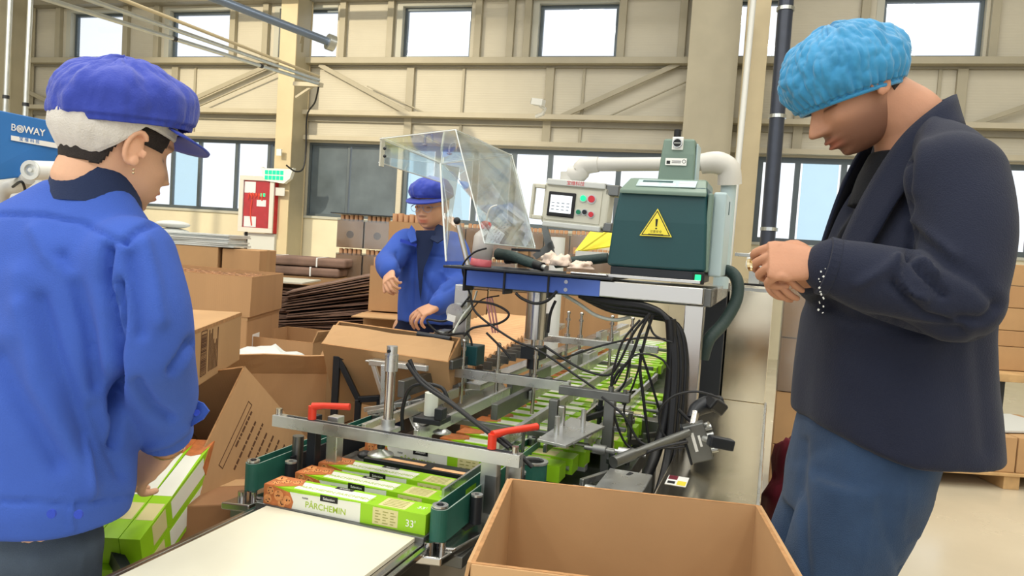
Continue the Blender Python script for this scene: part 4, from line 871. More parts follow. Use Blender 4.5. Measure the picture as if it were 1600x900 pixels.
def carton(T, label, group=None, full=True, name='parchment_carton'):
    r = thing(name, label, 'carton', T.to_translation(), group)
    b = carton_mb(T, full).build('box', 'carton_green', r)
    if full:
        F1 = T @ Matrix.Translation((0, -0.0006, 0)) @ Matrix.Rotation(pi/2, 4, 'X'); F2 = T @ Matrix.Translation((0, 0, CH+0.0006))
        text('PÂRCHEMIN', 0.0185, F1 @ Matrix.Translation((0.40*CL, 0.35*CH, 0)), 'carton_text', 'lettering', r, 0.0002, sx=0.98, bold=0.0002)
        text('PAPIER', 0.0050, F1 @ Matrix.Translation((0.27*CL, 0.66*CH, 0)), 'ink_black', 'lettering', r, 0.0002)
        MB(F1).box(0.365*CL, 0.475*CL, 0.70*CH, 1.02*CH, 0, 0.0005).build('logo_patch', 'ink_black', r)
        text('Selection', 0.0078, F1 @ Matrix.Translation((0.42*CL, 0.84*CH, 0.0006)), 'paper_white', 'lettering', r, 0.0002)
        text("33'", 0.021, F1 @ Matrix.Translation((0.915*CL, 0.42*CH, 0)), 'paper_white', 'lettering', r, 0.0002, sx=0.95)
        text('PARCHEMIN·PARCHMENT', 0.0155, F2 @ Matrix.Translation((0.43*CL, 0.38*CW, 0)), 'carton_text', 'lettering', r, 0.0002, sx=1.0)
        MB(F2).box(0.38*CL, 0.49*CL, 0.76*CW, 0.95*CW, 0, 0.0005).build('logo_patch', 'ink_black', r)
        text('Selection', 0.0068, F2 @ Matrix.Translation((0.435*CL, 0.855*CW, 0.0006)), 'paper_white', 'lettering', r, 0.0002)
        text("33'", 0.017, F2 @ Matrix.Translation((0.94*CL, 0.5*CW, 0)), 'paper_white', 'lettering', r, 0.0002)
    return r
def CT(u, v, z, dr=0.0): return TM @ Matrix.Translation((u, v, z)) @ Matrix.Rotation(dr, 4, 'Z')
carton(CT(-1.012, 1.325, 0.706, 0.02), 'green parchment carton at the very front of the line, nearest the white belt')
carton(CT(-1.004, 1.425, 0.706, -0.01), 'green parchment carton second from the front of the line')
carton(CT(-1.003, 1.515, 0.706, 0.0), 'green parchment carton third from the front, just before the dark pusher')
carton(TM @ Matrix.Translation((-0.985, 1.70, 0.706)) @ Matrix.Diagonal((1, 0.7, 1.45, 1)), 'parchment carton standing on edge under the front cross rail')
proto = carton(TI, 'green topped parchment carton queued between the rails behind the front cross rail', 'cartons queued on the machine bed', False)
for k in range(36):
    v = 1.80+0.085*k
    o = proto if k == 0 else copy_tree(proto)
    o['label'] = 'green topped parchment carton, %s from the front in the queue between the rails' % ordinal(k+1)
    p = Mp(-0.965+0.012*(k % 3)+(0.10 if v < 2.6 else 0.05), v, 0.706); o.location = p; o.rotation_euler = (0, 0, YM)
# shorter lane of cartons on the right
for k in range(9):
    o = copy_tree(proto); v = 2.15+0.10*k
    o['label'] = 'green carton end, %s from the front in the lane right of the middle rail' % ordinal(k+1); o['group'] = 'cartons in the right lane'
    o.location = Mp(-0.555, v, 0.70); o.rotation_euler = (0, 0, YM); o.scale = (0.45, 1, 1.1)
# rolls on the infeed
roll = thing('parchment_roll', 'brown cored parchment roll lying in the infeed chute behind the front rails', 'roll', (0, 0, 0), 'rolls in the infeed')
MB().cyl((-0.20, 0, 0), (0.20, 0, 0), 0.020, 16).build('paper', 'roll_kraft', roll); MB().ring((-0.203, 0, 0), (0.203, 0, 0), 0.0125, 0.010, 12, 'tube_kraft', 'tube_inside').build('core', 'tube_kraft', roll)
for k in range(24):
    o = roll if k == 0 else copy_tree(roll)
    o['label'] = 'brown cored parchment roll, %s from the front in the infeed chute' % ordinal(k+1)
    o.location = Mp(-1.18-0.012*k, 2.42+0.082*k, 0.86); o.rotation_euler = (0, 0, YM)
mb = MM()
mb.prism([(-1.4, 2.35), (-0.96, 2.35), (-1.22, 4.5), (-1.72, 4.5)], 0.815, 0.838); mb.build('infeed_tray', 'alu', mach)
for k in range(9): MM().box(-1.40, -0.96, 2.36+0.09*k, 2.368+0.09*k, 0.838, 0.868).build('infeed_divider', 'alu_dark', mach)
for u_, v_ in ((-1.60, 3.22), (-1.28, 2.52), (-1.60, 4.32)): MM().box(u_-.02, u_+.02, v_-.02, v_+.02, 0, 0.82).build('infeed_leg', 'alu_dark', mach)
# ================================================================ cardboard boxes and stock
def open_box(name, label, T, w, d, h, flaps=(), m='cardboard', cat='cardboard box', t=0.005, group=None, edge='cardboard_edge', fold=True):
    r = thing(name, label, cat, T @ Vector((w/2, d/2, 0)), group)
    mb = MB(T)
    mb.box(0, w, 0, d, 0, t)
    mb.box(0, w, 0, t, t, h).box(0, w, d-t, d, t, h).box(0, t, t, d-t, t, h).box(w-t, w, t, d-t, t, h)
    e = t*1.15
    mb.box(-0.0005, w+0.0005, -0.0005, e-0.0005, h, h+0.001, edge).box(-0.0005, w+0.0005, d-e+0.0005, d+0.0005, h, h+0.001, edge).box(-0.0005, e, e, d-e, h, h+0.001, edge).box(w-e, w+0.0005, e, d-e, h, h+0.001, edge)
    mb.build('box_body', m, r, 0.0012, 1)
    for side, ang, ln in flaps:
        a = R_(ang); X = {'-y': Matrix.Translation((0, 0, h)), '+y': Matrix.Translation((w, d, h)) @ Matrix.Rotation(pi, 4, 'Z'),
             '-x': Matrix.Translation((0, d, h)) @ Matrix.Rotation(-pi/2, 4, 'Z'), '+x': Matrix.Translation((w, 0, h)) @ Matrix.Rotation(pi/2, 4, 'Z')}[side]
        L = w if side[1] == 'y' else d
        fb = MB(T @ X @ Matrix.Rotation(a, 4, 'X')); n = 6
        V = []; Fc = []
        for i in range(n+1):
            for z_, s_ in ((0, 0.002), (ln*0.5, 0.004), (ln, 0.006)):
                b_ = 0.004*sin(i*1.7+ln*30)*z_/ln
                V.append((s_+(L-2*s_)*i/n, b_, z_)); V.append((s_+(L-2*s_)*i/n, b_+t, z_))
        for i in range(n):
            o = i*6; q = o+6
            for k in (0, 2): Fc += [(o+k, q+k, q+k+2, o+k+2), (o+k+1, o+k+3, q+k+3, q+k+1)]
            Fc += [(o+4, q+4, q+5, o+5), (o, o+1, q+1, q)]
        Fc += [(0, 2, 3, 1), (2, 4, 5, 3), (n*6, n*6+1, n*6+3, n*6+2), (n*6+2, n*6+3, n*6+5, n*6+4)]
        fb.add(V, Fc); fb.build('flap', m, r)
    return r
def closed_box(name, label, T, w, d, h, m='cardboard', tape=True, cat='cardboard box', group=None, wrap=False):
    r = thing(name, label, cat, T @ Vector((w/2, d/2, 0)), group)
    MB(T).box(0, w, 0, d, 0, h).build('box_body', m, r, 0.004, 2)
    if tape:
        MB(T).box(0, w, d/2-0.0015, d/2+0.0015, h, h+0.0008, 'ink_brown').build('top_seam', 'ink_brown', r)
        MB(T).box(-0.0006, w+0.0006, d/2-0.025, d/2+0.025, h*0.8, h+0.0012).build('tape', 'cardboard_light', r)
    if wrap: MB(T).box(-0.006, w+0.006, -0.006, d+0.006, 0.0, h+0.006).build('plastic_wrap', 'plastic_wrap', r)
    return r
def CF(corner, xdir):      # frame at a corner with x axis along xdir (horizontal)
    x = Vector((xdir[0], xdir[1], 0)).normalized(); y = Vector((-x.y, x.x, 0))
    return Matrix(((x.x, y.x, 0, corner[0]), (x.y, y.y, 0, corner[1]), (0, 0, 1, corner[2]), (0, 0, 0, 1)))
# --- foreground open carton
BL, BR, FL = onz(797, 748, 0.88), onz(1185, 790, 0.88), onz(717, 876, 0.88)
wfg = (BR-BL).length; dfg = 0.37
Tfg = CF(BL, BR-BL) @ Matrix.Translation((0, -dfg, -0.45))
open_box('open_carton', 'large empty open carton filling the bottom foreground right of the belt', Tfg, wfg, dfg, 0.45, (('+x', 160, 0.18), ('-x', 172, 0.17), ('-y', 175, 0.18)), 'cardboard_light')
closed_box('closed_carton', 'closed carton under the open foreground carton', Tfg @ Matrix.Translation((0.02, 0.0, -0.425)), wfg-0.04, dfg-0.02, 0.42)
for xx in (0.13, 0.27, 0.40): pass
# --- stack with tubes
C0 = Vector((-1.065, 3.0, 0))
TA = CF((C0.x-0.70, C0.y, 0.955), (1, 0.02)) @ Matrix.Rotation(R_(1.2), 4, 'Y')
open_box('tube_carton', 'open carton full of short brown tubes, top of the left stack', TA, 0.70, 0.44, 0.165, (), 'cardboard')
TB = CF((C0.x-0.71, C0.y+0.005, 0.76), (1, 0.02))
lb = closed_box('tube_carton', 'carton with a white label under the carton of tubes', TB, 0.70, 0.44, 0.185, 'cardboard', False)
MB(TB).box(0.7, 0.7008, 0.07, 0.16, 0.05, 0.10).build('shipping_label', 'paper_white', lb)
MB(TB).box(0.70, 0.7004, 0, 0.44, 0.165, 0.185).box(0.0, 0.70, -0.0004, 0, 0.165, 0.185).build('tape', 'cardboard_light', lb)
closed_box('closed_carton', 'closed carton at the bottom of the left stack', CF((C0.x-0.70, C0.y+0.01, 0.0), (1, 0.02)), 0.50, 0.42, 0.757)
tube = tag(MB().ring((0, 0, 0), (0, 0, 0.14), 0.0185, 0.0145, 12, 'tube_kraft', 'tube_inside').build('cardboard_tube', 'tube_kraft'), 'brown cardboard tube standing in the open carton of the left stack', 'tube', 'tubes in the left carton')
first = [True]
def put_tube(src, p, label=None, group=None):
    if first[0]: first[0] = False; o = src
    else: o = src.copy(); COL.objects.link(o)
    o.location = p
    if label: o['label'] = label; o['group'] = group
    return o
rnd = random.Random(3)
for j in range(10):
    for i in range(17):
        put_tube(tube, TA @ Vector((0.028+0.040*i+(0.010 if j % 2 else 0)-0.003, 0.030+0.041*j, 0.007+rnd.random()*0.009)))
# --- closed carton with barcode
PB0, PB1 = Vector((-0.757, 1.75, 0.90)), Vector((-0.815, 2.24, 0.90))
TBc = CF(PB0, PB1-PB0)          # x runs away from camera, y to the left
bx = closed_box('printed_carton', 'closed carton with printed barcode beside the blue jacketed worker on the left', TBc, 0.49, 0.62, 0.148, 'cardboard_light', True)
Tp = face_T(TBc @ Vector((0.20, -0.0008, 0.08)), TBc.to_3x3() @ Vector((1, 0, 0)), (0, 0, 1))
def barcode(Tm, w, h, parent, rot=False, seed=1, nm='barcode'):
    rn = random.Random(seed); mb = MB(Tm); x = -w/2+0.004
    mb.box(-w/2, w/2, -h/2, -h/2+0.0015, 0, 0.0006).box(-w/2, w/2, h/2-0.0015, h/2, 0, 0.0006).box(-w/2, -w/2+0.0015, -h/2, h/2, 0, 0.0006).box(w/2-0.0015, w/2, -h/2, h/2, 0, 0.0006)
    while x < w/2-0.006:
        b_ = rn.choice((0.001, 0.002, 0.003)); mb.box(x, x+b_, -h/2+0.006, h/2-0.003, 0, 0.0006); x += b_+rn.choice((0.0012, 0.002, 0.003))
    return mb.build(nm, 'ink_brown', parent)
barcode(Tp @ Matrix.Translation((-0.09, 0.0, 0)) @ Matrix.Rotation(pi/2, 4, 'Z'), 0.115, 0.05, bx)
mb = MB(Tp)
for k in range(7):
    L = rnd.uniform(0.06, 0.12); mb.box(-0.045+0.013*k, -0.041+0.013*k, -0.055, -0.055+L, 0, 0.0006)
mb.build('printed_text', 'ink_brown', bx)
MB(TBc).box(0.0, 0.49, -0.0006, 0, 0.138, 0.148).build('crushed_edge', 'cardboard_edge', bx)
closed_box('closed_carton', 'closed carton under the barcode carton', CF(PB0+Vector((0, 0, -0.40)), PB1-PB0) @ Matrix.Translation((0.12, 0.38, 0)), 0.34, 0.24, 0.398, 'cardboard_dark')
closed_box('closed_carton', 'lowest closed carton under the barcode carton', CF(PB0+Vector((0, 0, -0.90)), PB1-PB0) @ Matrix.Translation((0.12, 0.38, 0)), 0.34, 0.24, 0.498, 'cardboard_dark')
# --- taped open carton D with flared flaps and plastic inside
D0 = onz(453, 552, 0.86)
TD = CF((D0.x-0.10, D0.y-0.02, 0.46), (0.98, 0.2))
dD = open_box('taped_carton', 'taped brown carton with flared flaps and plastic film inside, behind the clamp levers', CF((-1.03, 2.45, 0.45), (0.95, 0.31)), 0.42, 0.36, 0.36, (('-y', 28, 0.08), ('+x', 20, 0.07), ('-x', 40, 0.08)), 'cardboard')
TDD = CF((-1.03, 2.45, 0.45), (0.95, 0.31))
MB(TDD).box(0, 0.42, -0.001, 0, 0.18, 0.23).box(0.42, 0.421, 0, 0.36, 0.18, 0.23).build('tape', 'cardboard_light', dD)
film = MB(); film.sphere((0, 0, 0), 1, 14)
film.v = [tuple(TDD @ Vector((0.21+0.19*p[0]*(1+0.1*noise.noise(Vector(p)*3)), 0.18+0.16*p[1], 0.36+0.05*p[2]*(1+0.8*noise.noise(Vector(p)*5))))) for p in film.v]
tag(film.build('plastic_film', 'paper_grey'), 'crumpled pale plastic film inside the taped carton', 'plastic film')
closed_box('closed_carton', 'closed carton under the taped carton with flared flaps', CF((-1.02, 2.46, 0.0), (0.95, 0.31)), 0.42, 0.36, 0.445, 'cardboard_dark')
# --- open carton E
E0 = Vector((-0.80, 3.02, 0.45))
TE = CF((E0.x-0.36, E0.y+0.10, 0.45), (0.965, -0.26))
open_box('open_carton', 'open empty carton before the pile of flat sheets', TE, 0.37, 0.40, 0.40, (('+x', 25, 0.05),), 'cardboard')
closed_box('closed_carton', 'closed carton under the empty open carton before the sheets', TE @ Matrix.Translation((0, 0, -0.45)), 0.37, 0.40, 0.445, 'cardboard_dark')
# --- tilted carton F on a black stand
E1_, E2_ = at(502, 537, 2.40), at(700, 566, 2.30)
xF = (E2_-E1_).normalized(); zF = Vector((0.05, -0.52, 0.85)); zF = (zF-xF*zF.dot(xF)).normalized(); yF = zF.cross(xF)
oF = E1_-zF*0.24
TF = Matrix(((xF.x, yF.x, zF.x, oF.x), (xF.y, yF.y, zF.y, oF.y), (xF.z, yF.z, zF.z, oF.z), (0, 0, 0, 1)))
open_box('tilted_carton', 'tilted open carton resting on the black stand beside the worker at the back', TF, (E2_-E1_).length, 0.13, 0.24, (('-y', -76, 0.085),), 'cardboard_light')
r = thing('black_stand', 'black angle iron stand carrying the tilted carton', 'stand', (-0.55, 2.4, 0))
p = at(527, 556, 2.42); p2 = at(560, 624, 2.42); p3 = at(594, 622, 2.42)
MB().bar((p.x, p.y, 0), p, 0.022, 0.022).bar((p2.x, p2.y, 0), p2, 0.02, 0.02).bar((p3.x, p3.y, 0), p3, 0.02, 0.02).bar((p.x, p.y+0.28, 0), (p.x, p.y+0.28, 0.6), 0.02, 0.02).build('post', 'black_metal', r, 0.002)
MB().bar(p, p2, 0.018, 0.018).bar(p2, p3, 0.02, 0.02).bar(p, p+Vector((0.28, 0, -0.01)), 0.02, 0.02).build('crossbar', 'black_metal', r, 0.002)
MB().bar((p.x, p.y, 0.55), (p.x, p.y+0.28, 0.55), 0.018, 0.018).build('crossbar', 'black_metal', r, 0.002)
# --- big tilted carton C with printing, green cartons inside
A_, B_, D_ = at(383, 572, 1.98), at(272, 798, 1.66), at(452, 690, 2.10)
ex = (B_-A_).normalized(); LX = (B_-A_).length; ey = D_-A_; ey = (ey-ex*ey.dot(ex)); LY = 0.40; ey.normalize(); ez = ex.cross(ey)
if ez.y < 0: ez = -ez
# panel box: rim edge A->B, panel depth along ey, box thickness along ez (away from camera)
W_ = 0.36; t = 0.005
rC = thing('printed_carton', 'big tilted carton with printed side and barcode being filled by the left worker', 'cardboard box', A_+ey*0.2)
def PBX(s0, s1, y0, y1, z0, z1): 
    V = [A_+ex*s+ey*y+ez*z for z in (z0, z1) for (s, y) in ((s0, y0), (s1, y0), (s1, y1), (s0, y1))]
    return [tuple(v) for v in V], [(0, 3, 2, 1), (4, 5, 6, 7), (0, 1, 5, 4), (1, 2, 6, 5), (2, 3, 7, 6), (3, 0, 4, 7)]
mb = MB()
for a_ in ((0, LX, 0, LY, 0, t), (0, LX, 0, LY, W_, W_+t), (0, t, 0, LY, t, W_), (LX-t, LX, 0, LY, t, W_), (0, LX, LY-t, LY, 0, W_)): mb.add(*PBX(*a_))
mb.build('box_body', 'cardboard', rC, 0.001, 1)
mb = MB(); mb.add(*PBX(0, LX, -0.001, 0, -0.0005, t)).add(*PBX(0, t, -0.001, 0, 0, W_)); mb.build('cut_edge', 'cardboard_edge', rC)
nrm = -ez
def panelT(s, y): return face_T(A_+ex*s+ey*y-ez*0.0008, -ex, -ey if (-ex).cross(-ey).dot(nrm) > 0 else ey)
Tq = panelT(LX*0.80, LY*0.42)
barcode(Tq, 0.11, 0.045, rC, seed=4)
mb = MB()
for k in range(8):
    L = rnd.uniform(0.08, 0.15); s0 = LX*0.18+rnd.uniform(0, .02); y0 = LY*(0.22+0.07*k)
    x = s0
    while x < s0+L: 
        l = rnd.uniform(0.006, 0.02); V, Fc = PBX(x, x+l, y0, y0+0.006, -0.0007, 0); mb.add(V, Fc); x += l+0.004
mb.build('printed_text', 'ink_brown', rC)
mb = MB()
for a_ in ((LX*0.16, LX*0.62, LY*0.16, LY*0.165), (LX*0.16, LX*0.62, LY*0.20, LY*0.205), (LX*0.16, LX*0.165, LY*0.16, LY*0.205), (LX*0.62, LX*0.625, LY*0.16, LY*0.205)): mb.add(*PBX(*a_, -0.0007, 0))
mb.build('printed_frame', 'ink_brown', rC)
# green cartons in the worker's hands and in the box
gcart = []
def held_carton(p, xd, yd, label, group=None):
    X = face_T(p, xd, yd); o = copy_tree(proto); o['label'] = label
    if group: o['group'] = group
    elif 'group' in o: del o['group']
    o.matrix_world = X; return o
hd = Vector((0.72, 0.60, -0.30)).normalized()
hx = Vector((0.02, -0.965, -0.26)).normalized()
for j in range(2):
    for k in range(4):
        q0 = at(226, 682, 1.82)+Vector((0.044*k, 0, -0.066*j))
        held_carton(q0, hx, Vector((0, 0.26, -0.965)), 'green parchment carton under the hand of the left worker, %s row, %s' % (('upper', 'lower')[j], ('leftmost', 'second from left', 'third from left', 'rightmost')[k]))
for k, (x, y, Y, w_, lab) in enumerate(((165, 795, 1.62, 0.30, 'dark brown carton under the hands of the left worker'),)):
    q = at(x, y, Y); closed_box('closed_carton', lab, CF((q.x, q.y, 0.45), (0.95, 0.3)), 0.34, 0.3, q.z-0.45, 'cardboard_dark')
    closed_box('closed_carton', 'lowest carton under the hands of the left worker', CF((q.x, q.y, 0.0), (0.95, 0.3)), 0.34, 0.3, 0.445, 'cardboard_dark')
tag(MB().bar(at(168, 850, 1.5), at(205, 915, 1.40), 0.02, 0.035).build('dark_rail', 'black_metal'), 'dark rail beside the jeans of the left worker', 'rail')
# --- flat sheets
sheet = tag(MB().box(-0.30, 0.30, -0.20, 0.20, 0, 0.007).build('cardboard_sheet', 'sheet_brown'), 'flat brown cardboard sheet in the fanned pile', 'cardboard sheet', 'sheets in the fanned pile')
fs = [True]
def put_sheet(loc, rz, ry, label, group, sc=(1, 1, 1)):
    if fs[0]: fs[0] = False; o = sheet
    else: o = sheet.copy(); COL.objects.link(o)
    o.location = loc; o.rotation_euler = (0, ry, rz); o['label'] = label; o['group'] = group; o.scale = sc
z = 0.50
for k in range(34):
    tilt = 0.05-0.0095*k
    put_sheet((-1.20+rnd.uniform(-.04, .04), 5.0+rnd.uniform(-.03, .03), z+0.0145*k), 0.05+rnd.uniform(-.12, .12), tilt, 'flat brown cardboard sheet, %s from the bottom of the fanned pile' % ordinal(k+1), 'sheets in the fanned pile', (1, 1, 1))
for k in range(22):
    put_sheet((-1.78+rnd.uniform(-.02, .02), 5.35+rnd.uniform(-.02, .02), 0.50+0.019*k), rnd.uniform(-.05, .05), rnd.uniform(-.01, .01), 'flat dark cardboard sheet, %s from the bottom of the level pile' % ordinal(k+1), 'sheets in the level pile', (1, 1, 1.6))
tag(MB().box(-2.08, -1.45, 5.1, 5.6, 0.945, 0.955).build('cover_sheet', 'panel_beige'), 'pale sheet covering the level pile of cardboard', 'cardboard sheet')
closed_box('closed_carton', 'closed carton under the piles of flat sheets, left one', T_((-2.1, 5.1, 0)), 0.62, 0.5, 0.49, 'cardboard_dark')
closed_box('closed_carton', 'closed carton under the piles of flat sheets, right one', T_((-1.46, 4.78, 0)), 0.58, 0.5, 0.45, 'cardboard_dark')
for k, (x, z) in enumerate(((-1.70, 0.97), (-1.66, 1.045))):
    r = thing('tied_bundle', ('lower', 'upper')[k]+' tied bundle of flat brown cardboard before the left column', 'bundle', (x, 5.9, z))
    MB(T_((x, 5.9, z), 0.03*k)).box(-0.36, 0.36, -0.2, 0.2, 0.0, 0.068).build('sheets', 'sheet_brown', r, 0.02, 3)
    for q in (-0.2, 0.13): MB(T_((x, 5.9, z), 0.03*k)).box(q, q+0.012, -0.204, 0.204, -0.002, 0.071).build('string', 'paper_white', r, 0.004)
closed_box('closed_carton', 'carton under the tied bundles', T_((-2.0, 5.72, 0)), 0.66, 0.4, 0.965, 'cardboard')
# --- boxes of tubes
vt = tag(MB().ring((0, 0, 0), (0, 0, 0.12), 0.0155, 0.012, 12, 'tube_kraft', 'tube_inside').build('cardboard_tube', 'tube_kraft'), 'x', 'tube', 'x'); vfirst = [True]
def tube_box(label, T, w, d, h, tag_, out=0.05, rows=2, m='cardboard', wrap=False, emblem=False):
    r = open_box('tube_box', label, T, w, d, h, (), m, 'cardboard box')
    if emblem: MB(T).cyl((w*0.5, -0.002, h*0.5), (w*0.5, 0, h*0.5), 0.03, 20, 'ink_brown').build('printed_emblem', 'ink_brown', r)
    n = int((w-0.02)/0.0335)
    for j in range(rows):
        for i in range(n):
            o = vt if vfirst[0] else vt.copy()
            if not vfirst[0]: COL.objects.link(o)
            vfirst[0] = False
            o.location = T @ Vector((0.012+0.0165+(w-0.024-0.033)*i/max(1, n-1), 0.030+0.034*j, h+out-0.12+rnd.uniform(-.004, .004)))
            o['label'] = 'brown tube standing in the '+tag_; o['group'] = 'tubes in the '+tag_
    if wrap: MB(T).box(-0.004, w+0.004, -0.004, d+0.004, 0.0, h+out*0.3).build('plastic_wrap', 'plastic_wrap', r)
    return r
zz = 0.93
for i, cx in enumerate((-1.44, -1.22)):
    for j in range(2):
        tube_box('wrapped box of brown tubes, %s %s of the four behind the tied bundles' % (('lower', 'upper')[j], ('left', 'right')[i]), T_((cx, 6.0, zz+0.275*j)), 0.205, 0.30, 0.215, '%s %s box of the four wrapped ones' % (('lower', 'upper')[j], ('left', 'right')[i]), 0.05, 2, 'cardboard', True, j == 1)
closed_box('closed_carton', 'carton under the four wrapped tube boxes', T_((-1.45, 6.0, 0)), 0.45, 0.3, 0.925)
tag(MB().box(-1.5, -0.95, 5.98, 6.32, 1.475, 1.482).build('cover_sheet', 'black_metal'), 'thin dark sheet on top of the four wrapped tube boxes', 'cardboard sheet')
tube_box('tan tube box on top of the stack behind the worker at the back', T_((-0.77, 4.5, 1.205), -0.05), 0.40, 0.3, 0.20, 'top tan box behind the worker', 0.05)
tube_box('middle tan tube box of the stack behind the worker at the back', T_((-0.86, 4.45, 0.86), -0.05), 0.42, 0.32, 0.27, 'middle tan box behind the worker', 0.05)
closed_box('flap_carton', 'lowest tan carton of the stack behind the worker at the back', T_((-0.88, 4.42, 0.0), -0.05), 0.46, 0.36, 0.85, 'cardboard')
tag(MB(T_((-0.86, 4.45, 0.86), -0.05)).box(-0.03, 0.40, -0.26, -0.01, -0.02, -0.014).build('loose_flap', 'cardboard_light'), 'loose tan flap jutting from the stack behind the worker', 'cardboard sheet')
for i in range(6):
    for j in range(2):
        tube_box('%s wrapped tube box right of the back worker, %s from left' % (('lower', 'upper')[j], ('first', 'second', 'third', 'fourth', 'fifth', 'sixth')[i]), T_((-0.62+0.215*i, 6.1, 0.93+0.27*j)), 0.205, 0.30, 0.22, '%s row box %s right of the back worker' % (('lower', 'upper')[j], ('one', 'two', 'three', 'four', 'five', 'six')[i]), 0.045, 1, 'cardboard', True)
for i in range(3): closed_box('closed_carton', 'carton under the wrapped tube boxes, %s one' % ('left', 'middle', 'right')[i], T_((-0.62+0.43*i, 6.1, 0)), 0.42, 0.3, 0.925)
tube_box('wrapped tube box below the operator panel', T_((0.40, 5.2, 1.02)), 0.34, 0.3, 0.24, 'box below the operator panel', 0.06, 1, 'cardboard', True)
closed_box('closed_carton', 'carton under the tube box below the operator panel', T_((0.38, 5.2, 0)), 0.38, 0.3, 1.015)
r = thing('leaning_board', 'yellow green board with pale straps leaning left of the glue unit', 'board', at(925, 380, 4.2))
MB().quad(at(898, 395, 4.2), at(962, 385, 4.2), at(962, 350, 4.5), at(925, 360, 4.5), None, 0.008).build('board', 'warn_yellow', r)
MB().bar(at(905, 392, 4.15), at(962, 352, 4.3), 0.02, 0.01).build('strap', 'yellow_strap', r)
tag(MB().bar(at(902, 396, 4.0), at(960, 400, 3.9), 0.05, 0.03).build('pale_plank', 'paper_grey'), 'pale plank lying before the yellow green board', 'plank')
# white post below the panel
q = at(872, 375, 3.6); tag(MB().cyl((q.x, q.y, 0), (q.x, q.y, 1.36), 0.035, 16).build('white_post', 'white_plastic'), 'white round post below the operator panel', 'post')
# --- far left stack
closed_box('paper_carton', 'tan carton under the stack of papers behind the left worker', T_((-2.12, 4.3, 0)), 0.40, 0.35, 1.185, 'cardboard_light', False)
psheet = tag(MB().box(-0.19, 0.19, -0.14, 0.14, 0, 0.009).build('paper_sheet', 'paper_grey'), 'grey sheet stacked on the tan carton behind the left worker', 'paper', 'grey sheets on the tan carton')
for k in range(7):
    o = psheet if k == 0 else psheet.copy()
    if k: COL.objects.link(o)
    o['label'] = 'grey sheet on the tan carton behind the left worker, %s from the bottom' % ordinal(k+1)
    o.location = (-1.83+rnd.uniform(-.02, .02), 4.45+rnd.uniform(-.02, .02), 1.187+0.0105*k); o.rotation_euler = (0, 0, rnd.uniform(-.1, .1))
for k in range(3):
    tag(MB().sphere((-2.06, 4.45, 1.21+0.045*k), 0.1, 12, None, (1, .9, .24)).build('folded_sack', 'paper_grey'), '%s grey folded sack beside the paper stack' % ('bottom', 'middle', 'top')[k], 'sack')
closed_box('closed_carton', 'carton under the paper stack behind the left worker', T_((-1.70, 4.31, 0)), 0.22, 0.3, 1.18, 'cardboard')
# --- right hand stock behind the man
lv = [(0.62, 0.18), (0.80, 0.12), (0.92, 0.17), (1.09, 0.165), (1.255, 0.16)]
names = ['lowest', 'second', 'third', 'fourth', 'topmost']
for k, (z0, h) in enumerate(lv):
    closed_box('stock_carton', '%s pale carton of the stack at the right edge behind the man' % names[k], T_((3.62+0.02*(k % 2), 5.5, z0)), 0.5, 0.4, h-0.004, ('cardboard_light', 'cardboard')[k % 2])
    tag_o = bpy.data.objects
r = thing('pallet_table', 'low pallet holding the carton stack at the right edge', 'pallet', (3.85, 5.7, 0))
MB().box(3.5, 4.3, 5.3, 6.1, 0.56, 0.615).build('deck', 'pallet_wood', r, 0.003)
for x in (3.55, 4.2): MB().box(x, x+0.08, 5.35, 5.43, 0, 0.56).build('leg', 'black_metal', r)
r = thing('wooden_pallet', 'wooden pallet on the floor right of the man', 'pallet', (3.3, 4.9, 0))
for x in (2.62, 3.12, 3.6): MB().box(x, x+0.10, 4.52, 5.4, 0.0, 0.085).build('bearer', 'pallet_wood', r, 0.003)
MB().box(2.6, 3.75, 4.50, 5.42, 0.086, 0.105).build('deck', 'pallet_wood', r, 0.003)
for k in range(2):
    closed_box('pallet_carton', '%s low carton on the wooden pallet right of the man' % ('left', 'right')[k], T_((2.64+0.55*k, 4.52, 0.106)), 0.54, 0.8, 0.22, 'cardboard_light')
tag(MB(T_((3.3, 4.9, 0.334), 0.2)).box(-0.35, 0.35, -0.25, 0.25, 0, 0.012).build('white_board', 'paper_grey'), 'pale flat board on the pallet cartons right of the man', 'board')
for k in range(4):
    q = Mp(0.06, 4.35, 0)
    closed_box('stock_carton', '%s carton of the stack in the gap behind the steel cabinet' % ('lowest', 'second', 'third', 'topmost')[k], T_((q.x, q.y, 0.30*k), YM), 0.40, 0.45, 0.295, ('cardboard', 'cardboard_light')[k % 2], wrap=(k > 1))
tag(crumple('maroon_bag', Mp(0.16, 3.7, 0.14), (0.09, 0.22, 0.30), 'bag_maroon', 4.0), 'maroon plastic bag on the floor in the gap behind the steel table', 'bag')
# ================================================================ people
def skinmat(name, rgb):
    m = mat(name, rgb, 0.55, var=0.04, vscale=25, bump=0.12, bscale=260, spec=0.35)
    nt = m.node_tree; b = nt.nodes['Principled BSDF']; lk = b.inputs['Base Color'].links[0]; src = lk.from_socket
    at_ = nt.nodes.new('ShaderNodeAttribute'); at_.attribute_name = 'tint'
    mx = nt.nodes.new('ShaderNodeMix'); mx.data_type = 'RGBA'; mx.blend_type = 'MULTIPLY'; mx.inputs[0].default_value = 1.0
    nt.links.new(src, mx.inputs[6]); nt.links.new(at_.outputs['Color'], mx.inputs[7]); nt.links.new(mx.outputs[2], b.inputs['Base Color'])
    b.inputs['Subsurface Weight'].default_value = 0.08; b.inputs['Subsurface Radius'].default_value = (0.01, 0.004, 0.002)
    return m
skinmat('skin_man', (190, 140, 112)); skinmat('skin_woman', (222, 176, 146)); skinmat('skin_worker', (216, 166, 134))
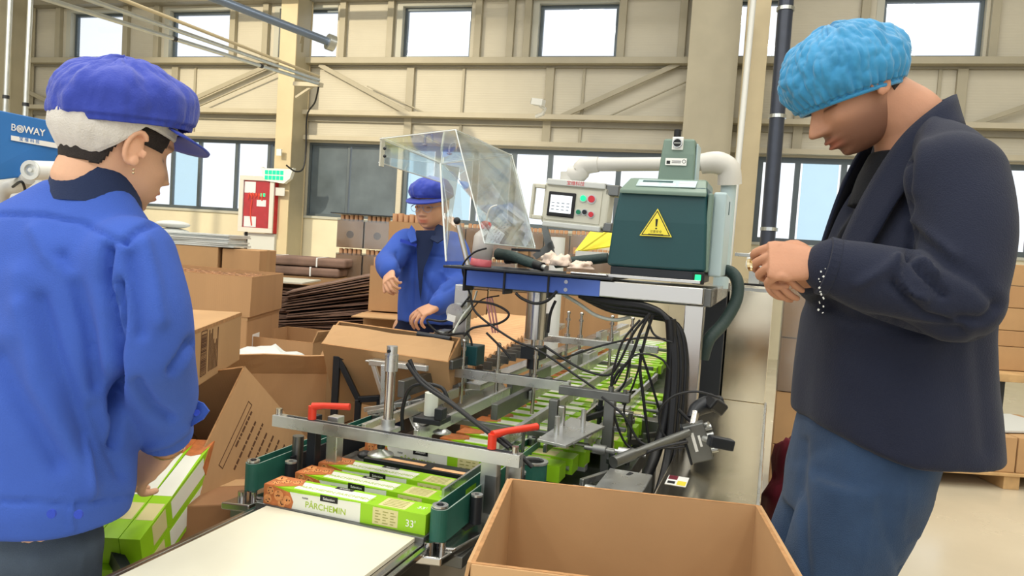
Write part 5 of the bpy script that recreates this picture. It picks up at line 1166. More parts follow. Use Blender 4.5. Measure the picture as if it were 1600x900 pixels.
def cloth(name, rgb, var=0.06, b=0.35, bs=420, sheen=0.04, rough=0.85): return mat(name, rgb, rough, var=var, vscale=9, bump=b, bscale=bs, sheen=sheen, spec=0.25)
cloth('work_blue', (62, 94, 184)); cloth('work_blue_deep', (52, 76, 186)); cloth('collar_navy', (38, 50, 82)); cloth('jacket_navy', (31, 36, 54), sheen=0.08)
cloth('shirt_black', (20, 22, 28)); cloth('trouser_navy', (22, 30, 56))
mat('denim', (46, 66, 94), 0.85, var=0.28, vscale=7, bump=0.5, bscale=500, spec=0.2, sheen=0.1)
mat('denim_grey', (76, 88, 104), 0.85, var=0.25, vscale=9, bump=0.5, bscale=500, spec=0.2)
mat('cap_blue', (46, 66, 170), 0.8, var=0.06, bump=0.3, bscale=300, sheen=0.2)
mat('snood_white', (214, 210, 204), 0.9, var=0.05, vscale=20, bump=0.5, bscale=350)
mat('bouffant_blue', (48, 138, 188), 0.7, var=0.12, vscale=18, bump=0.3, bscale=90, sheen=0.3)
mat('hair_dark', (36, 28, 26), 0.6, var=0.3, vscale=60, bump=0.6, bscale=500)
mat('stitch', (150, 165, 190), 0.8)
mat('gold', (222, 205, 165), 0.2, metal=1.0)
mat('shoe_dark', (30, 30, 34), 0.5)
def project(P):
    d = P-np.array(CAM); k = d @ np.array(_f)
    return 800+F_PX*(d @ np.array(CX))/k, 450-F_PX*(d @ np.array(CU))/k
def loft(mb, rings, n=36, m=None):
    V = []
    for c, a, b, p in rings:
        c, a, b = Vector(c), Vector(a), Vector(b)
        for k in range(n):
            t = 2*pi*k/n; ct, st = cos(t), sin(t)
            V.append(tuple(c+a*(abs(ct)**(2/p)*(1 if ct >= 0 else -1))+b*(abs(st)**(2/p)*(1 if st >= 0 else -1))))
    Fc = [(i*n+k, i*n+(k+1) % n, (i+1)*n+(k+1) % n, (i+1)*n+k) for i in range(len(rings)-1) for k in range(n)]
    Fc += [tuple(range(n))[::-1], tuple(range((len(rings)-1)*n, len(rings)*n))]
    mb.add(V, Fc, m); return mb
def ellip(mb, c, r, M=None, n=16):
    prof = [(max(1e-5, sin(pi*i/n)), -cos(pi*i/n)) for i in range(n+1)]
    V, Fc = lathe_pts(prof, n*2); X = Matrix.Translation(Vector(c)) @ (M or TI) @ Matrix.Diagonal((*r, 1)); mb.add(V, Fc, None, X); return mb
def limb(mb, pts, rad, n=20, sub=5):      # closed tapered tube with round ends
    P = [Vector(p) for p in pts]; mb.tube(P, rad, n, None, True, False, sub)
    ellip(mb, P[0], (rad[0],)*3); ellip(mb, P[-1], (rad[-1],)*3); return mb
def fuse(mb, voxel, smooth=6, fac=0.6):
    me = bpy.data.meshes.new('tmp'); me.from_pydata(mb.v, [], mb.f); o = bpy.data.objects.new('tmp', me); COL.objects.link(o)
    r = o.modifiers.new('r', 'REMESH'); r.mode = 'VOXEL'; r.voxel_size = voxel; r.use_smooth_shade = True
    if smooth: s = o.modifiers.new('s', 'SMOOTH'); s.factor = fac; s.iterations = smooth
    bpy.context.view_layer.update()
    e = bpy.data.meshes.new_from_object(o.evaluated_get(bpy.context.evaluated_depsgraph_get()))
    bpy.data.objects.remove(o); bpy.data.meshes.remove(me)
    return e
def get(me): a = np.empty(len(me.vertices)*3, np.float32); me.vertices.foreach_get('co', a); return a.reshape(-1, 3).astype(float)
def getn(me): a = np.empty(len(me.vertices)*3, np.float32); me.vertices.foreach_get('normal', a); return a.reshape(-1, 3).astype(float)
def put(me, P): me.vertices.foreach_set('co', P.astype(np.float32).ravel()); me.update()
def folds(me, lines, noise_amp=0.003, noise_scale=9.0, stretch=(1, 1, .55), step=()):
    P = get(me); N = getn(me); x, y = project(P); V = np.array(CAM)-P; front = (N*V).sum(1) > 0
    D = np.zeros(len(P))
    for i in range(len(P)):
        q = Vector((P[i, 0]*noise_scale*stretch[0], P[i, 1]*noise_scale*stretch[1], P[i, 2]*noise_scale*stretch[2]))
        n1 = noise.noise(q); n2 = noise.noise(q*2.3+Vector((5, 1, 2)))
        D[i] = noise_amp*(n1+0.5*n2)
    for pl, w, dep in lines:
        best = np.full(len(P), 1e9)
        for (ax, ay), (bx, by) in zip(pl[:-1], pl[1:]):
            dx, dy = bx-ax, by-ay; L2 = dx*dx+dy*dy
            t = np.clip(((x-ax)*dx+(y-ay)*dy)/L2, 0, 1); d = np.hypot(x-ax-t*dx, y-ay-t*dy); best = np.minimum(best, d)
        D += np.where(front, dep*np.exp(-(best/w)**2), 0)
    put(me, P+N*D[:, None])
def mesh_obj(name, me, m, parent, smooth=True, tint=None):
    o = abs_loc(parent) if parent else Vector((0, 0, 0))
    me.transform(Matrix.Translation(-o)); me.name = name; me.materials.clear(); me.materials.append(MATS[m])
    if smooth: me.polygons.foreach_set('use_smooth', [True]*len(me.polygons))
    if tint is not None:
        at_ = me.color_attributes.new('tint', 'FLOAT_COLOR', 'POINT'); at_.data.foreach_set('color', np.concatenate([tint, np.ones((len(tint), 1))], 1).astype(np.float32).ravel())
    ob = bpy.data.objects.new(name, me); COL.objects.link(ob); ob.parent = parent; return ob
def frame(o, fwd, up):      # local -y = forward, z = up
    f = Vector(fwd).normalized(); u = Vector(up); u = (u-f*u.dot(f)).normalized(); y = -f; x = y.cross(u); o = Vector(o)
    return Matrix(((x.x, y.x, u.x, o.x), (x.y, y.y, u.y, o.y), (x.z, y.z, u.z, o.z), (0, 0, 0, 1)))
# ---- head
def head_geo(man=True, nu=150, nv=110, nose=1.0, lips=1.0, jaw=1.0):
    th = np.linspace(0, 2*pi, nu, endpoint=False); ph = np.linspace(-pi/2+0.02, pi/2-0.02, nv)
    T, Ph = np.meshgrid(th, ph); d = np.stack([np.sin(T)*np.cos(Ph), -np.cos(T)*np.cos(Ph), np.sin(Ph)], -1).reshape(-1, 3)
    def ray_e(c, r):
        c = np.array(c); r = np.array(r); A = ((d/r)**2).sum(1); B = ((d/r)*(c/r)).sum(1); C_ = ((c/r)**2).sum()-1
        return (B+np.sqrt(np.maximum(B*B-A*C_, 1e-9)))/A
    es = [ray_e((0, .014, .028), (.076, .096, .086)), ray_e((0, -.020, -.040), (.060*jaw, .068, .072)), ray_e((0, -.028, -.062), (.046*jaw, .056, .052)), ray_e((0, .022, -.03), (.060, .062, .07))]
    k = 160; R = np.log(sum(np.exp(k*e) for e in es))/k
    P = d*R[:, None]
    def br(c, s, v):
        nonlocal P
        for sg in ((1, -1) if abs(c[0]) > 1e-6 else (1,)):
            cc = np.array([c[0]*sg, c[1], c[2]]); vv = np.array([v[0]*sg, v[1], v[2]]); w = np.exp(-(((P-cc)/np.array(s))**2).sum(1)); P = P+w[:, None]*vv
    br((.030, -.088, .020), (.022, .03, .009), (0, -.007, 0))           # brow
    br((.031, -.088, -.003), (.016, .03, .011), (0, .013, 0))           # socket
    br((0, -.092, .002), (.009, .03, .012), (0, -.004, 0))
    br((0, -.092, -.018), (.0085, .03, .016), (0, -.013*nose, 0))        # nose bridge
    br((0, -.100, -.036), (.0135, .03, .0125), (0, -.018*nose, -.003))     # tip
    br((.013, -.094, -.041), (.007, .02, .007), (.002, -.009, 0))       # wings
    br((0, -.10, -.052), (.016, .03, .006), (0, .006, 0))
    br((0, -.092, -.0635), (.020, .03, .0055), (0, -.0085*lips, 0))      # upper lip
    br((0, -.092, -.0765), (.018, .03, .0060), (0, -.0095*lips, 0))      # lower lip
    br((0, -.096, -.0698), (.022, .03, .0022), (0, .006, 0))
    br((0, -.090, -.088), (.022, .03, .006), (0, .005, 0))
    br((0, -.080, -.103), (.020, .03, .013), (0, -.010, -.003))         # chin
    br((.044, -.070, -.028), (.020, .03, .018), (.002, -.005, 0))
    br((.031, -.080, -.004), (.012, .02, .0075), (0, -.0065, 0))        # lids
    F = []
    for j in range(nv-1):
        for i in range(nu): F.append((j*nu+i, j*nu+(i+1) % nu, (j+1)*nu+(i+1) % nu, (j+1)*nu+i))
    F += [tuple(range(nu))[::-1], tuple(range((nv-1)*nu, nv*nu))]
    return P, F
ear_y = 0.004
def ear_geo(mb, side, X):
    c = Vector((side*0.076, ear_y, -0.010)); pts = []
    for k in range(13):
        a = -0.75*pi+1.55*pi*k/12; pts.append(X @ (c+Vector((side*(0.006+0.004*sin(a)), 0.003+0.016*cos(a), 0.0275*sin(a)))))
    mb.tube(pts, [0.0035]+[0.0048]*11+[0.0035], 10, None, True, True)
    M = X @ Matrix.Translation(c+Vector((side*0.001, 0.002, 0.0)))
    ellip(mb, (0, 0, 0), (1, 1, 1), M @ Matrix.Diagonal((0.0055, 0.0145, 0.025, 1)), 10)
    ellip(mb, (0, 0, 0), (1, 1, 1), M @ Matrix.Translation((side*0.004, -0.005, -0.0225)) @ Matrix.Diagonal((0.0045, 0.008, 0.009, 1)), 8)
    ellip(mb, (0, 0, 0), (1, 1, 1), M @ Matrix.Translation((side*0.005, -0.015, -0.006)) @ Matrix.Diagonal((0.004, 0.005, 0.008, 1)), 8)
# ---- hand : origin wrist, +x to the fingers, +z back of the hand, thumb on +y*side
def hand_geo(mb, X, side=1, curl=(0.5, 0.6, 0.7, 0.8), curl2=(0.6, 0.7, 0.7, 0.8), spread=0.06, thumb=(0.7, -0.3, 0.4), s=1.0):
    def W(p): return X @ Vector((p[0]*s, p[1]*s*side, p[2]*s))
    rings = []
    for x, w, t in ((-0.03, .026, .019), (0.0, .028, .019), (.025, .036, .018), (.055, .041, .016), (.082, .041, .0135), (.095, .038, .011)):
        a = (W((x, w, 0))-W((x, 0, 0))); b = (W((x, 0, t))-W((x, 0, 0))); rings.append((W((x, 0.002, 0)), a, b, 2.4))
    loft(mb, rings, 24)
    L = [(.044, .026, .022), (.050, .030, .023), (.046, .028, .022), (.036, .022, .020)]
    for i in range(4):
        y = .030-.0205*i; x = .088-(0.004, 0, 0.002, 0.010)[i]; a = 0; p = Vector((x-.02, y, 0)); pts = [p]; dirz = 0
        sp = (1.5-i)*spread; rad = [.0095, .0095]
        p = Vector((x, y, 0.001)); pts.append(p); ang = curl[i]
        for k, l in enumerate(L[i]):
            d = Vector((cos(ang)*cos(sp), sin(sp)*cos(ang), -sin(ang))); p = p+d*l; pts.append(p); ang += curl2[i]*(1.15 if k == 0 else 0.7); rad.append((.0088, .0080, .0068)[k])
        limb(mb, [W(q) for q in pts], [r*s for r in rad], 12, 3)
    d = Vector(thumb).normalized(); a0 = Vector((.012, .020, -.006)); a1 = a0+Vector((.026, .022, -.006)); a2 = a1+d*.034; d2 = (d+Vector((.35, -.25, -.1))).normalized(); a3 = a2+d2*.028
    limb(mb, [W(q) for q in (a0, a1, a2, a3)], [.014*s, .013*s, .0098*s, .0085*s], 12, 3)
def hframe(o, xd, zd): x = Vector(xd).normalized(); z = Vector(zd); z = (z-x*z.dot(x)).normalized(); y = z.cross(x); o = Vector(o); return Matrix(((x.x, y.x, z.x, o.x), (x.y, y.y, z.y, o.y), (x.z, y.z, z.z, o.z), (0, 0, 0, 1)))
def body_mesh(parts, headX=None, hg=None, tintf=None, ears=(1, -1)):
    V = []; Fc = []; tint = []
    for mb, vox, sm in parts:
        me = fuse(mb, vox, sm); P = get(me); o = len(V); V += [tuple(p) for p in P]; Fc += [tuple(o+i for i in p.vertices) for p in me.polygons]; tint += [(1, 1, 1)]*len(P); bpy.data.meshes.remove(me)
    if headX is not None:
        P, F = hg; o = len(V); H = np.array(headX); Wp = P @ H[:3, :3].T+H[:3, 3]
        V += [tuple(p) for p in Wp]; Fc += [tuple(o+i for i in f) for f in F]; tint += [tuple(t) for t in (tintf(P) if tintf else np.ones((len(P), 3)))]
        mb = MB()
        for s_ in ears: ear_geo(mb, s_, headX)
        if ears:
            me = fuse(mb, 0.0018, 3); P2 = get(me); o = len(V); V += [tuple(p) for p in P2]; Fc += [tuple(o+i for i in p.vertices) for p in me.polygons]; tint += [(1, .95, .93)]*len(P2)
    me = bpy.data.meshes.new('body'); me.from_pydata(V, [], Fc); me.update()
    return me, np.array(tint)
def shell(P, F, sel, off, H, name, m, parent, jit=0.0):      # a hair patch lifted from the head
    idx = np.where(sel)[0]; mp = -np.ones(len(P), int); mp[idx] = range(len(idx)); ff = [tuple(mp[i] for i in f) for f in F if len(f) == 4 and all(mp[i] >= 0 for i in f)]
    c = np.array([0, .01, .0]); d = P[idx]-c; d /= np.linalg.norm(d, axis=1)[:, None]; Q = P[idx]+d*off
    H = np.array(H); Wp = Q @ H[:3, :3].T+H[:3, 3]
    me = bpy.data.meshes.new(name); me.from_pydata([tuple(p) for p in Wp], [], ff); me.update()
    ob = mesh_obj(name, me, m, parent)
    s = ob.modifiers.new('thick', 'SOLIDIFY'); s.thickness = max(0.002, off); s.offset = -1
    return ob
def cap_dome(X, r, c, n_cut, cut, fold_amp, nu=120, nv=60, pleat=0, seed=0, puff=0.0, ph0=-0.20, crumple=0.0):
    # puffy dome above a cutting plane in head space ; returns world verts and faces
    V = []; Fc = []; c = Vector(c); n_cut = Vector(n_cut).normalized(); q = n_cut.to_track_quat('Z', 'Y')
    for j in range(nv+1):
        t = j/nv; ph = ph0*pi+t*((0.5-ph0)*pi)
        for i in range(nu):
            a = 2*pi*i/nu; d = Vector((cos(a)*cos(ph), sin(a)*cos(ph), sin(ph)))
            nz = noise.noise(Vector((cos(a)*2.1+seed, sin(a)*2.1, ph*1.6)))+0.6*noise.noise(Vector((cos(a)*5+seed, sin(a)*5, ph*3.0)))
            edge = max(0, 1-t*3.2)
            cr = crumple*(abs(noise.noise(Vector((cos(a)*6+seed, sin(a)*6, ph*2.2+3))))+0.7*abs(noise.noise(Vector((cos(a)*12+seed, sin(a)*12, ph*4.2+9)))))*(0.3+0.7*min(1, t*3))*(1-t**4)
            k = 1+cr+fold_amp*nz*(1-0.3*edge)+pleat*edge*sin(a*42)*0.5+puff*math.exp(-((t-0.35)/0.2)**2)
            if t < 0.06: k *= 0.965
            p = q @ Vector((d.x*r[0]*k, d.y*r[1]*k, d.z*r[2]*k)); V.append(tuple(X @ (c+n_cut*cut+p)))
    for j in range(nv):
        for i in range(nu): Fc.append((j*nu+i, j*nu+(i+1) % nu, (j+1)*nu+(i+1) % nu, (j+1)*nu+i))
    Fc.append(tuple(range(nv*nu, (nv+1)*nu)))
    return V, Fc
def simple_obj(name, V, Fc, m, parent, solid=0.0, smooth=True):
    me = bpy.data.meshes.new(name); me.from_pydata(V, [], Fc); me.update(); ob = mesh_obj(name, me, m, parent, smooth)
    if solid: s = ob.modifiers.new('thick', 'SOLIDIFY'); s.thickness = solid; s.offset = 0
    return ob
def strip(ptsA, ptsB, name, m, parent, th=0.003, sub=6):
    def cr(P):
        P = [Vector(p) for p in P]; Q = []
        for i in range(len(P)-1):
            a, b, c, d = P[max(i-1, 0)], P[i], P[i+1], P[min(i+2, len(P)-1)]
            for k in range(sub): t = k/sub; Q.append(0.5*((2*b)+(c-a)*t+(2*a-5*b+4*c-d)*t*t+(3*b-a-3*c+d)*t**3))
        return Q+[P[-1]]
    A, B = cr(ptsA), cr(ptsB); V = []; Fc = []; m_ = 4
    for a, b in zip(A, B):
        for k in range(m_+1): V.append(tuple(a.lerp(b, k/m_)))
    for i in range(len(A)-1):
        for k in range(m_): o = i*(m_+1)+k; Fc.append((o, o+1, o+m_+2, o+m_+1))
    return simple_obj(name, V, Fc, m, parent, th)
Z = Vector((0, 0, 1))
def band_rings(spec, fx, fy):      # (z, cx, cy, half along f, half along side, exponent)
    f = Vector((fx, fy, 0)).normalized(); s = Vector((f.y, -f.x, 0)); return [((cx, cy, z), f*a, s*b, p) for z, cx, cy, a, b, p in spec]

# ================= man in the dark jacket
MY = 1.42
man = thing('person', 'man in dark jacket, jeans and blue bouffant cap clasping his hands beside the machine', 'person', (0.68, MY, 0))
HX = frame((0.612, MY, 1.643), (-0.77, -0.04, -0.63), (-0.63, 0.0, 0.77))
P_h, F_h = head_geo(True, nose=1.38, lips=1.5, jaw=1.08)
def tint_man(P):
    t = np.ones((len(P), 3)); x, y, z = P.T
    b = 1/(1+np.exp((z+0.042+0.25*np.maximum(0, y+0.02))*130)); b *= 1/(1+np.exp((y-0.035)*90)); b *= 0.92
    side = np.exp(-((z+0.02)/0.03)**2)*(np.abs(x) > .05)*np.exp(-((y+0.005)/0.02)**2)*0.35
    b = np.clip(b+side, 0, 1); t = t*(1-b[:, None])+np.array([.36, .33, .34])*b[:, None]
    lip = np.exp(-(x/0.024)**4)*np.exp(-((z+.070)/.0105)**4)*(y < -.07); t = t*(1-lip[:, None])+np.array([.62, .42, .42])*lip[:, None]
    brow = np.exp(-((z-.019-0.10*(np.abs(x)-.03)**2)/.0045)**2)*(np.abs(x) > .012)*(np.abs(x) < .052)*(y < -.05); t = t*(1-.8*brow[:, None])+np.array([.14, .1, .1])*.8*brow[:, None]
    eye = np.exp(-((z+.0085)/.0022)**2)*(np.abs(x) > .019)*(np.abs(x) < .046)*(y < -.05); t = t*(1-.8*eye[:, None])+np.array([.15, .1, .1])*.8*eye[:, None]
    return t
neck = MB(); limb(neck, [HX @ Vector((0, .012, -.03)), HX @ Vector((0, .040, -.085)), (0.738, MY, 1.57), (0.755, MY, 1.48)], [.061, .064, .068, .075])
WR = Vector((0.503, 1.215, 1.307))
XL = hframe(WR+Vector((-0.002, 0.004, -0.004)), (-0.96, 0.10, 0.02), (0.05, -0.90, 0.42))
hl = MB(); hand_geo(hl, XL, -1, (0.95, 1.10, 1.25, 1.35), (0.75, 0.85, 0.95, 1.0), 0.04, (0.75, 0.1, -0.6), 0.86)
limb(hl, [WR+Vector((0.08, -0.018, -.008)), WR+Vector((0.0, 0.0, 0))], [.030, .026])
WR2 = Vector((0.512, 1.325, 1.288))
XR = hframe(WR2, (-0.80, -0.55, 0.05), (-0.30, 0.45, 0.80))
hr = MB(); hand_geo(hr, XR, 1, (1.0, 1.1, 1.2, 1.3), (0.9, .9, .9, .9), 0.03, (0.8, .3, -.3), 0.80)
limb(hr, [WR2+Vector((0.12, 0.10, 0)), WR2+Vector((0.05, 0.05, 0)), WR2], [.038, .032, .026])
core = MB(); loft(core, band_rings([(0.86, .70, MY, .09, .14, 2), (1.0, .72, MY, .10, .15, 2), (1.2, .73, MY, .10, .15, 2), (1.42, .765, MY, .07, .16, 2), (1.5, .78, MY, .06, .12, 2)], -1, 0))
for s_, yy in ((-1, 1.32), (1, 1.52)): limb(core, [(.68, yy, .88), (.64, yy, .68), (.62, yy, .48), (.655, yy, .10)], [.060, .055, .045, .036])
bm_, tn_ = body_mesh([(neck, 0.005, 8), (hl, 0.0020, 2), (hr, 0.0024, 2), (core, 0.012, 4)], HX, (P_h, F_h), tint_man, (1, -1))
mesh_obj('body', bm_, 'skin_man', man, True, tn_)
x_, y_, z_ = P_h.T
shell(P_h, F_h, (y_ > .030) & (z_ > -.055-0.0*(y_)) & (z_ < .06), .0025, HX, 'hair', 'hair_dark', man)
# ring
MB().ring(XL @ Vector((.108, .010, -.001)), XL @ Vector((.112, .010, -.003)), .0106, .0098, 18).build('finger_ring', 'gold', man)
# bouffant cap
V, Fc = cap_dome(HX, (.100, .110, .090), (0, .004, .028), (0, .30, .95), 0.0, 0.07, 220, 110, 0.07, 2.0, 0.03, -0.20, 0.10)
simple_obj('bouffant_cap', V, Fc, 'bouffant_blue', man, 0.0015)
nq = Vector((0, .30, .95)).normalized(); q_ = nq.to_track_quat('Z', 'Y'); pts = []
for k in range(97):
    a = 2*pi*k/96; rr = 1+0.012*sin(a*38); ph = -0.19*pi
    pts.append(HX @ (Vector((0, .004, .028))+q_ @ Vector((cos(a)*cos(ph)*.0995*rr, sin(a)*cos(ph)*.109*rr, sin(ph)*.090))))
capb = MB().tube(pts, 0.0042, 8).build('elastic_band', 'bouffant_blue', man)
# jeans
jn = MB(); loft(jn, band_rings([(1.10, .72, MY, .115, .165, 2.2), (0.98, .705, MY, .118, .172, 2.2), (0.90, .690, MY, .115, .175, 2.2), (0.82, .675, MY, .105, .17, 2.2)], -1, 0))
for yy, dx in ((1.335, 0.0), (1.51, .045)):
    loft(jn, [((cx+dx, yy, z), Vector((a, 0, 0)), Vector((0, b, 0)), 2.1) for z, cx, a, b in ((.92, .672, .105, .092), (.82, .652, .108, .092), (.70, .618, .095, .086), (.58, .605, .085, .078), (.48, .600, .078, .074), (.35, .615, .076, .070), (.2, .64, .072, .068), (.06, .645, .075, .07))])
me = fuse(jn, 0.0075, 5)
folds(me, [([(1258, 690), (1250, 760), (1262, 900)], 7, -.008), ([(1375, 735), (1362, 800), (1345, 900)], 2.2, .0022), ([(1415, 735), (1410, 840)], 2.2, .003), ([(1415, 850), (1435, 838), (1478, 750)], 2.4, .003), ([(1378, 780), (1388, 840), (1412, 900)], 9, -.006), ([(1280, 740), (1330, 760)], 12, -.004), ([(1290, 700), (1240, 720)], 8, -.003)], 0.004, 12)
mesh_obj('jeans', me, 'denim', man)
for yy in (1.325, 1.515):
    sh = MB(); loft(sh, [((.66, yy, 0.0), Vector((.05, 0, 0)), Vector((0, .045, 0)), 2.5), ((.60, yy, 0.03), Vector((.13, 0, 0)), Vector((0, .048, 0)), 2.5), ((.62, yy, 0.07), Vector((.09, 0, 0)), Vector((0, .042, 0)), 2.3), ((.65, yy, .11), Vector((.055, 0, 0)), Vector((0, .045, 0)), 2)], 28); sh.build('shoe', 'shoe_dark', man, 0.004)
# jacket
jk = MB(); loft(jk, band_rings([(0.970, .752, MY, .170, .205, 2.5), (1.0, .748, MY, .168, .205, 2.5), (1.1, .735, MY, .155, .20, 2.5), (1.20, .730, MY, .145, .195, 2.5), (1.28, .742, MY, .132, .195, 2.4), (1.35, .760, MY, .118, .195, 2.3), (1.43, .775, MY, .100, .19, 2.2), (1.495, .768, MY, .085, .165, 2.1), (1.535, .755, MY, .072, .12, 2.0), (1.57, .745, MY, .06, .085, 2)], -1, 0), 48)
EL = Vector((0.705, 1.170, 1.262)); SH = Vector((0.728, 1.250, 1.462)); CUF = Vector((0.510, 1.213, 1.302))
limb(jk, [SH, (SH+EL)/2+Vector((.010, -.010, .0)), EL], [.077, .072, .066], 28)
limb(jk, [(0.748, 1.36, 1.535), (0.745, 1.30, 1.505), SH], [.052, .060, .074], 24)
limb(jk, [EL, EL.lerp(CUF, .5)+Vector((0, -.004, -.004)), CUF.lerp(EL, .06)], [.071, .062, .0475], 28)
SH2 = Vector((0.775, 1.585, 1.465)); EL2 = Vector((0.72, 1.60, 1.235)); 
limb(jk, [SH2, EL2], [.085, .07], 20); limb(jk, [EL2, WR2+Vector((.045, .045, 0))], [.068, .045], 20)
me = fuse(jk, 0.0065, 7)
P = get(me); x_, y2_ = project(P)
# cut away front hem into a curve
w_ = np.clip((P[:, 0] < .80), 0, 1)
low = P[:, 2] < 0.99
lift = np.clip((.70-P[:, 0])/.14, 0, 1)**1.5*0.055*np.clip((1.10-P[:, 2])/.14, 0, 1)
P[:, 2] += lift; put(me, P)
FL_ = [([(1422, 250), (1421, 330), (1420, 405)], 5, -.008), ([(1420, 395), (1440, 425), (1475, 460)], 6, -.010), ([(1395, 440), (1420, 470), (1445, 495), (1480, 505)], 6, -.009), ([(1400, 405), (1405, 440), (1425, 460), (1447, 468)], 5, .008), ([(1425, 405), (1445, 410), (1462, 428)], 5, .008),
       ([(1340, 445), (1372, 428), (1405, 405)], 8, .006), ([(1430, 360), (1480, 410), (1530, 440), (1560, 470)], 11, -.007), ([(1425, 345), (1460, 375), (1490, 400)], 9, .006), ([(1500, 500), (1540, 502), (1565, 480)], 8, -.008), ([(1445, 152), (1425, 190), (1375, 260), (1330, 330), (1305, 400)], 3.2, -.006),
       ([(1470, 165), (1445, 210), (1438, 260), (1430, 300)], 9, .004), ([(1280, 470), (1330, 500), (1420, 515), (1500, 520)], 10, -.008), ([(1300, 520), (1310, 640)], 22, .003), ([(1450, 540), (1470, 700)], 30, .004), ([(1530, 540), (1545, 700)], 16, -.004), ([(1395, 560), (1385, 700)], 22, -.003)]
FL_ = [(p, w, d*1.35) for p, w, d in FL_]
folds(me, FL_, 0.0045, 7)
mesh_obj('jacket', me, 'jacket_navy', man)
# collar and lapel
cA = [(0.812, 1.42, 1.572), (0.800, 1.36, 1.572), (0.762, 1.312, 1.552), (0.710, 1.302, 1.495), (0.665, 1.305, 1.425), (0.632, 1.318, 1.345), (0.600, 1.340, 1.28)]
cB = [(0.795, 1.42, 1.632), (0.785, 1.372, 1.630), (0.745, 1.342, 1.608), (0.685, 1.345, 1.548), (0.645, 1.358, 1.470), (0.612, 1.375, 1.375), (0.590, 1.385, 1.285)]
strip(cA, cB, 'collar', 'jacket_navy', man, 0.006)
strip([(a[0], 2*MY-a[1], a[2]) for a in cA], [(a[0], 2*MY-a[1], a[2]) for a in cB], 'collar', 'jacket_navy', man, 0.006)
sb = MB(); loft(sb, band_rings([(1.42, .72, MY, .085, .09, 2), (1.48, .725, MY, .075, .08, 2), (1.525, .735, MY, .066, .070, 2)], -1, -0.0), 30); mesh_obj('shirt', fuse(sb, .006, 3), 'shirt_black', man)
# cuff seam and sleeve badge
dcu = (EL-CUF).normalized()
MB().ring(CUF-dcu*0.004, CUF+dcu*0.012, 0.0485, 0.030, 28).build('cuff', 'jacket_navy', man, 0.002)
mb = MB(); rn = random.Random(2)
for k in range(0, 26, 2):
    q = at(1287-3+rn.uniform(-4, 6)-k*0.15, 418+k*3.0+rn.uniform(-2, 2), 1.148-0.0004*k); mb.cbox((0, 0, 0), (rn.uniform(.001, .003), .001, rn.uniform(.001, .004)), None, T_(q, rn.uniform(-.5, .5), rn.uniform(-.5, .5), rn.uniform(-1, 1)))
mb.build('sleeve_embroidery', 'paper_grey', man)

# ================= worker on the left (back view)
wl = thing('person', 'worker in blue jacket and blue cap with pale snood seen from behind at the left', 'person', (-0.86, 1.30, 0))
HW = frame((-0.712, 1.325, 1.440), (0.58, 0.76, -0.26), (0.22, 0.16, 0.95))
P_w, F_w = head_geo(False, nose=0.75, lips=0.9, jaw=0.97)
def tint_w(P):
    t = np.ones((len(P), 3)); x, y, z = P.T
    lip = np.exp(-(x/0.024)**4)*np.exp(-((z+.070)/.0105)**4)*(y < -.07); t = t*(1-lip[:, None])+np.array([.85, .5, .5])*lip[:, None]
    brow = np.exp(-((z-.019)/.004)**2)*(np.abs(x) > .012)*(np.abs(x) < .052)*(y < -.05); t = t*(1-.8*brow[:, None])+np.array([.14, .1, .1])*.8*brow[:, None]
    eye = np.exp(-((z+.0065)/.0028)**2)*(np.abs(x) > .019)*(np.abs(x) < .044)*(y < -.05); return t*(1-.8*eye[:, None])+np.array([.15, .1, .1])*.8*eye[:, None]
neck = MB(); limb(neck, [HW @ Vector((0, .012, -.03)), HW @ Vector((0, .035, -.085)), (-0.740, 1.31, 1.335), (-0.765, 1.30, 1.25)], [.054, .052, .058, .075])
SR = Vector((-0.642, 1.235, 1.232)); ER = Vector((-0.606, 1.235, 1.090)); WRr = at(262, 700, 1.44)
hw = MB(); XH = hframe(WRr, (-0.50, 0.05, -0.42), (0.25, -0.75, 0.60)); hand_geo(hw, XH, -1, (0.35, 0.45, 0.5, 0.55), (0.6, 0.65, 0.65, 0.7), 0.10, (0.8, .5, -.3), 0.95)
limb(hw, [ER.lerp(WRr, .35), ER.lerp(WRr, .7), WRr], [.036, .030, .025])
core = MB(); loft(core, band_rings([(0.70, -.90, 1.28, .11, .16, 2), (0.85, -.88, 1.28, .11, .16, 2), (1.05, -.84, 1.30, .10, .15, 2), (1.2, -.80, 1.30, .09, .16, 2), (1.26, -.785, 1.29, .06, .10, 2)], .25, .97))
for dx in (-.10, .10): limb(core, [(-.90+dx, 1.28-dx*.26, .78), (-.90+dx, 1.30-dx*.26, .45), (-.90+dx, 1.27-dx*.26, .08)], [.085, .058, .042])
bm_, tn_ = body_mesh([(neck, 0.005, 8), (hw, 0.0026, 3), (core, 0.012, 4)], HW, (P_w, F_w), tint_w, (1, -1))
mesh_obj('body', bm_, 'skin_woman', wl, True, tn_)
x_, y_, z_ = P_w.T
shell(P_w, F_w, ((y_ > -.052+0.25*(0.02-z_)) & (z_ > .000)) | ((y_ > .030+.25*np.maximum(0, -.02-z_)) & (z_ > -.062+.12*np.abs(x_))), .004, HW, 'hair', 'hair_dark', wl)
er = HW @ Vector((-0.080, -.002, -.046)); MB().sphere(er, .0022, 6).sphere(er+Vector((0, 0, -.006)), .0022, 6).build('earring', 'gold', wl)
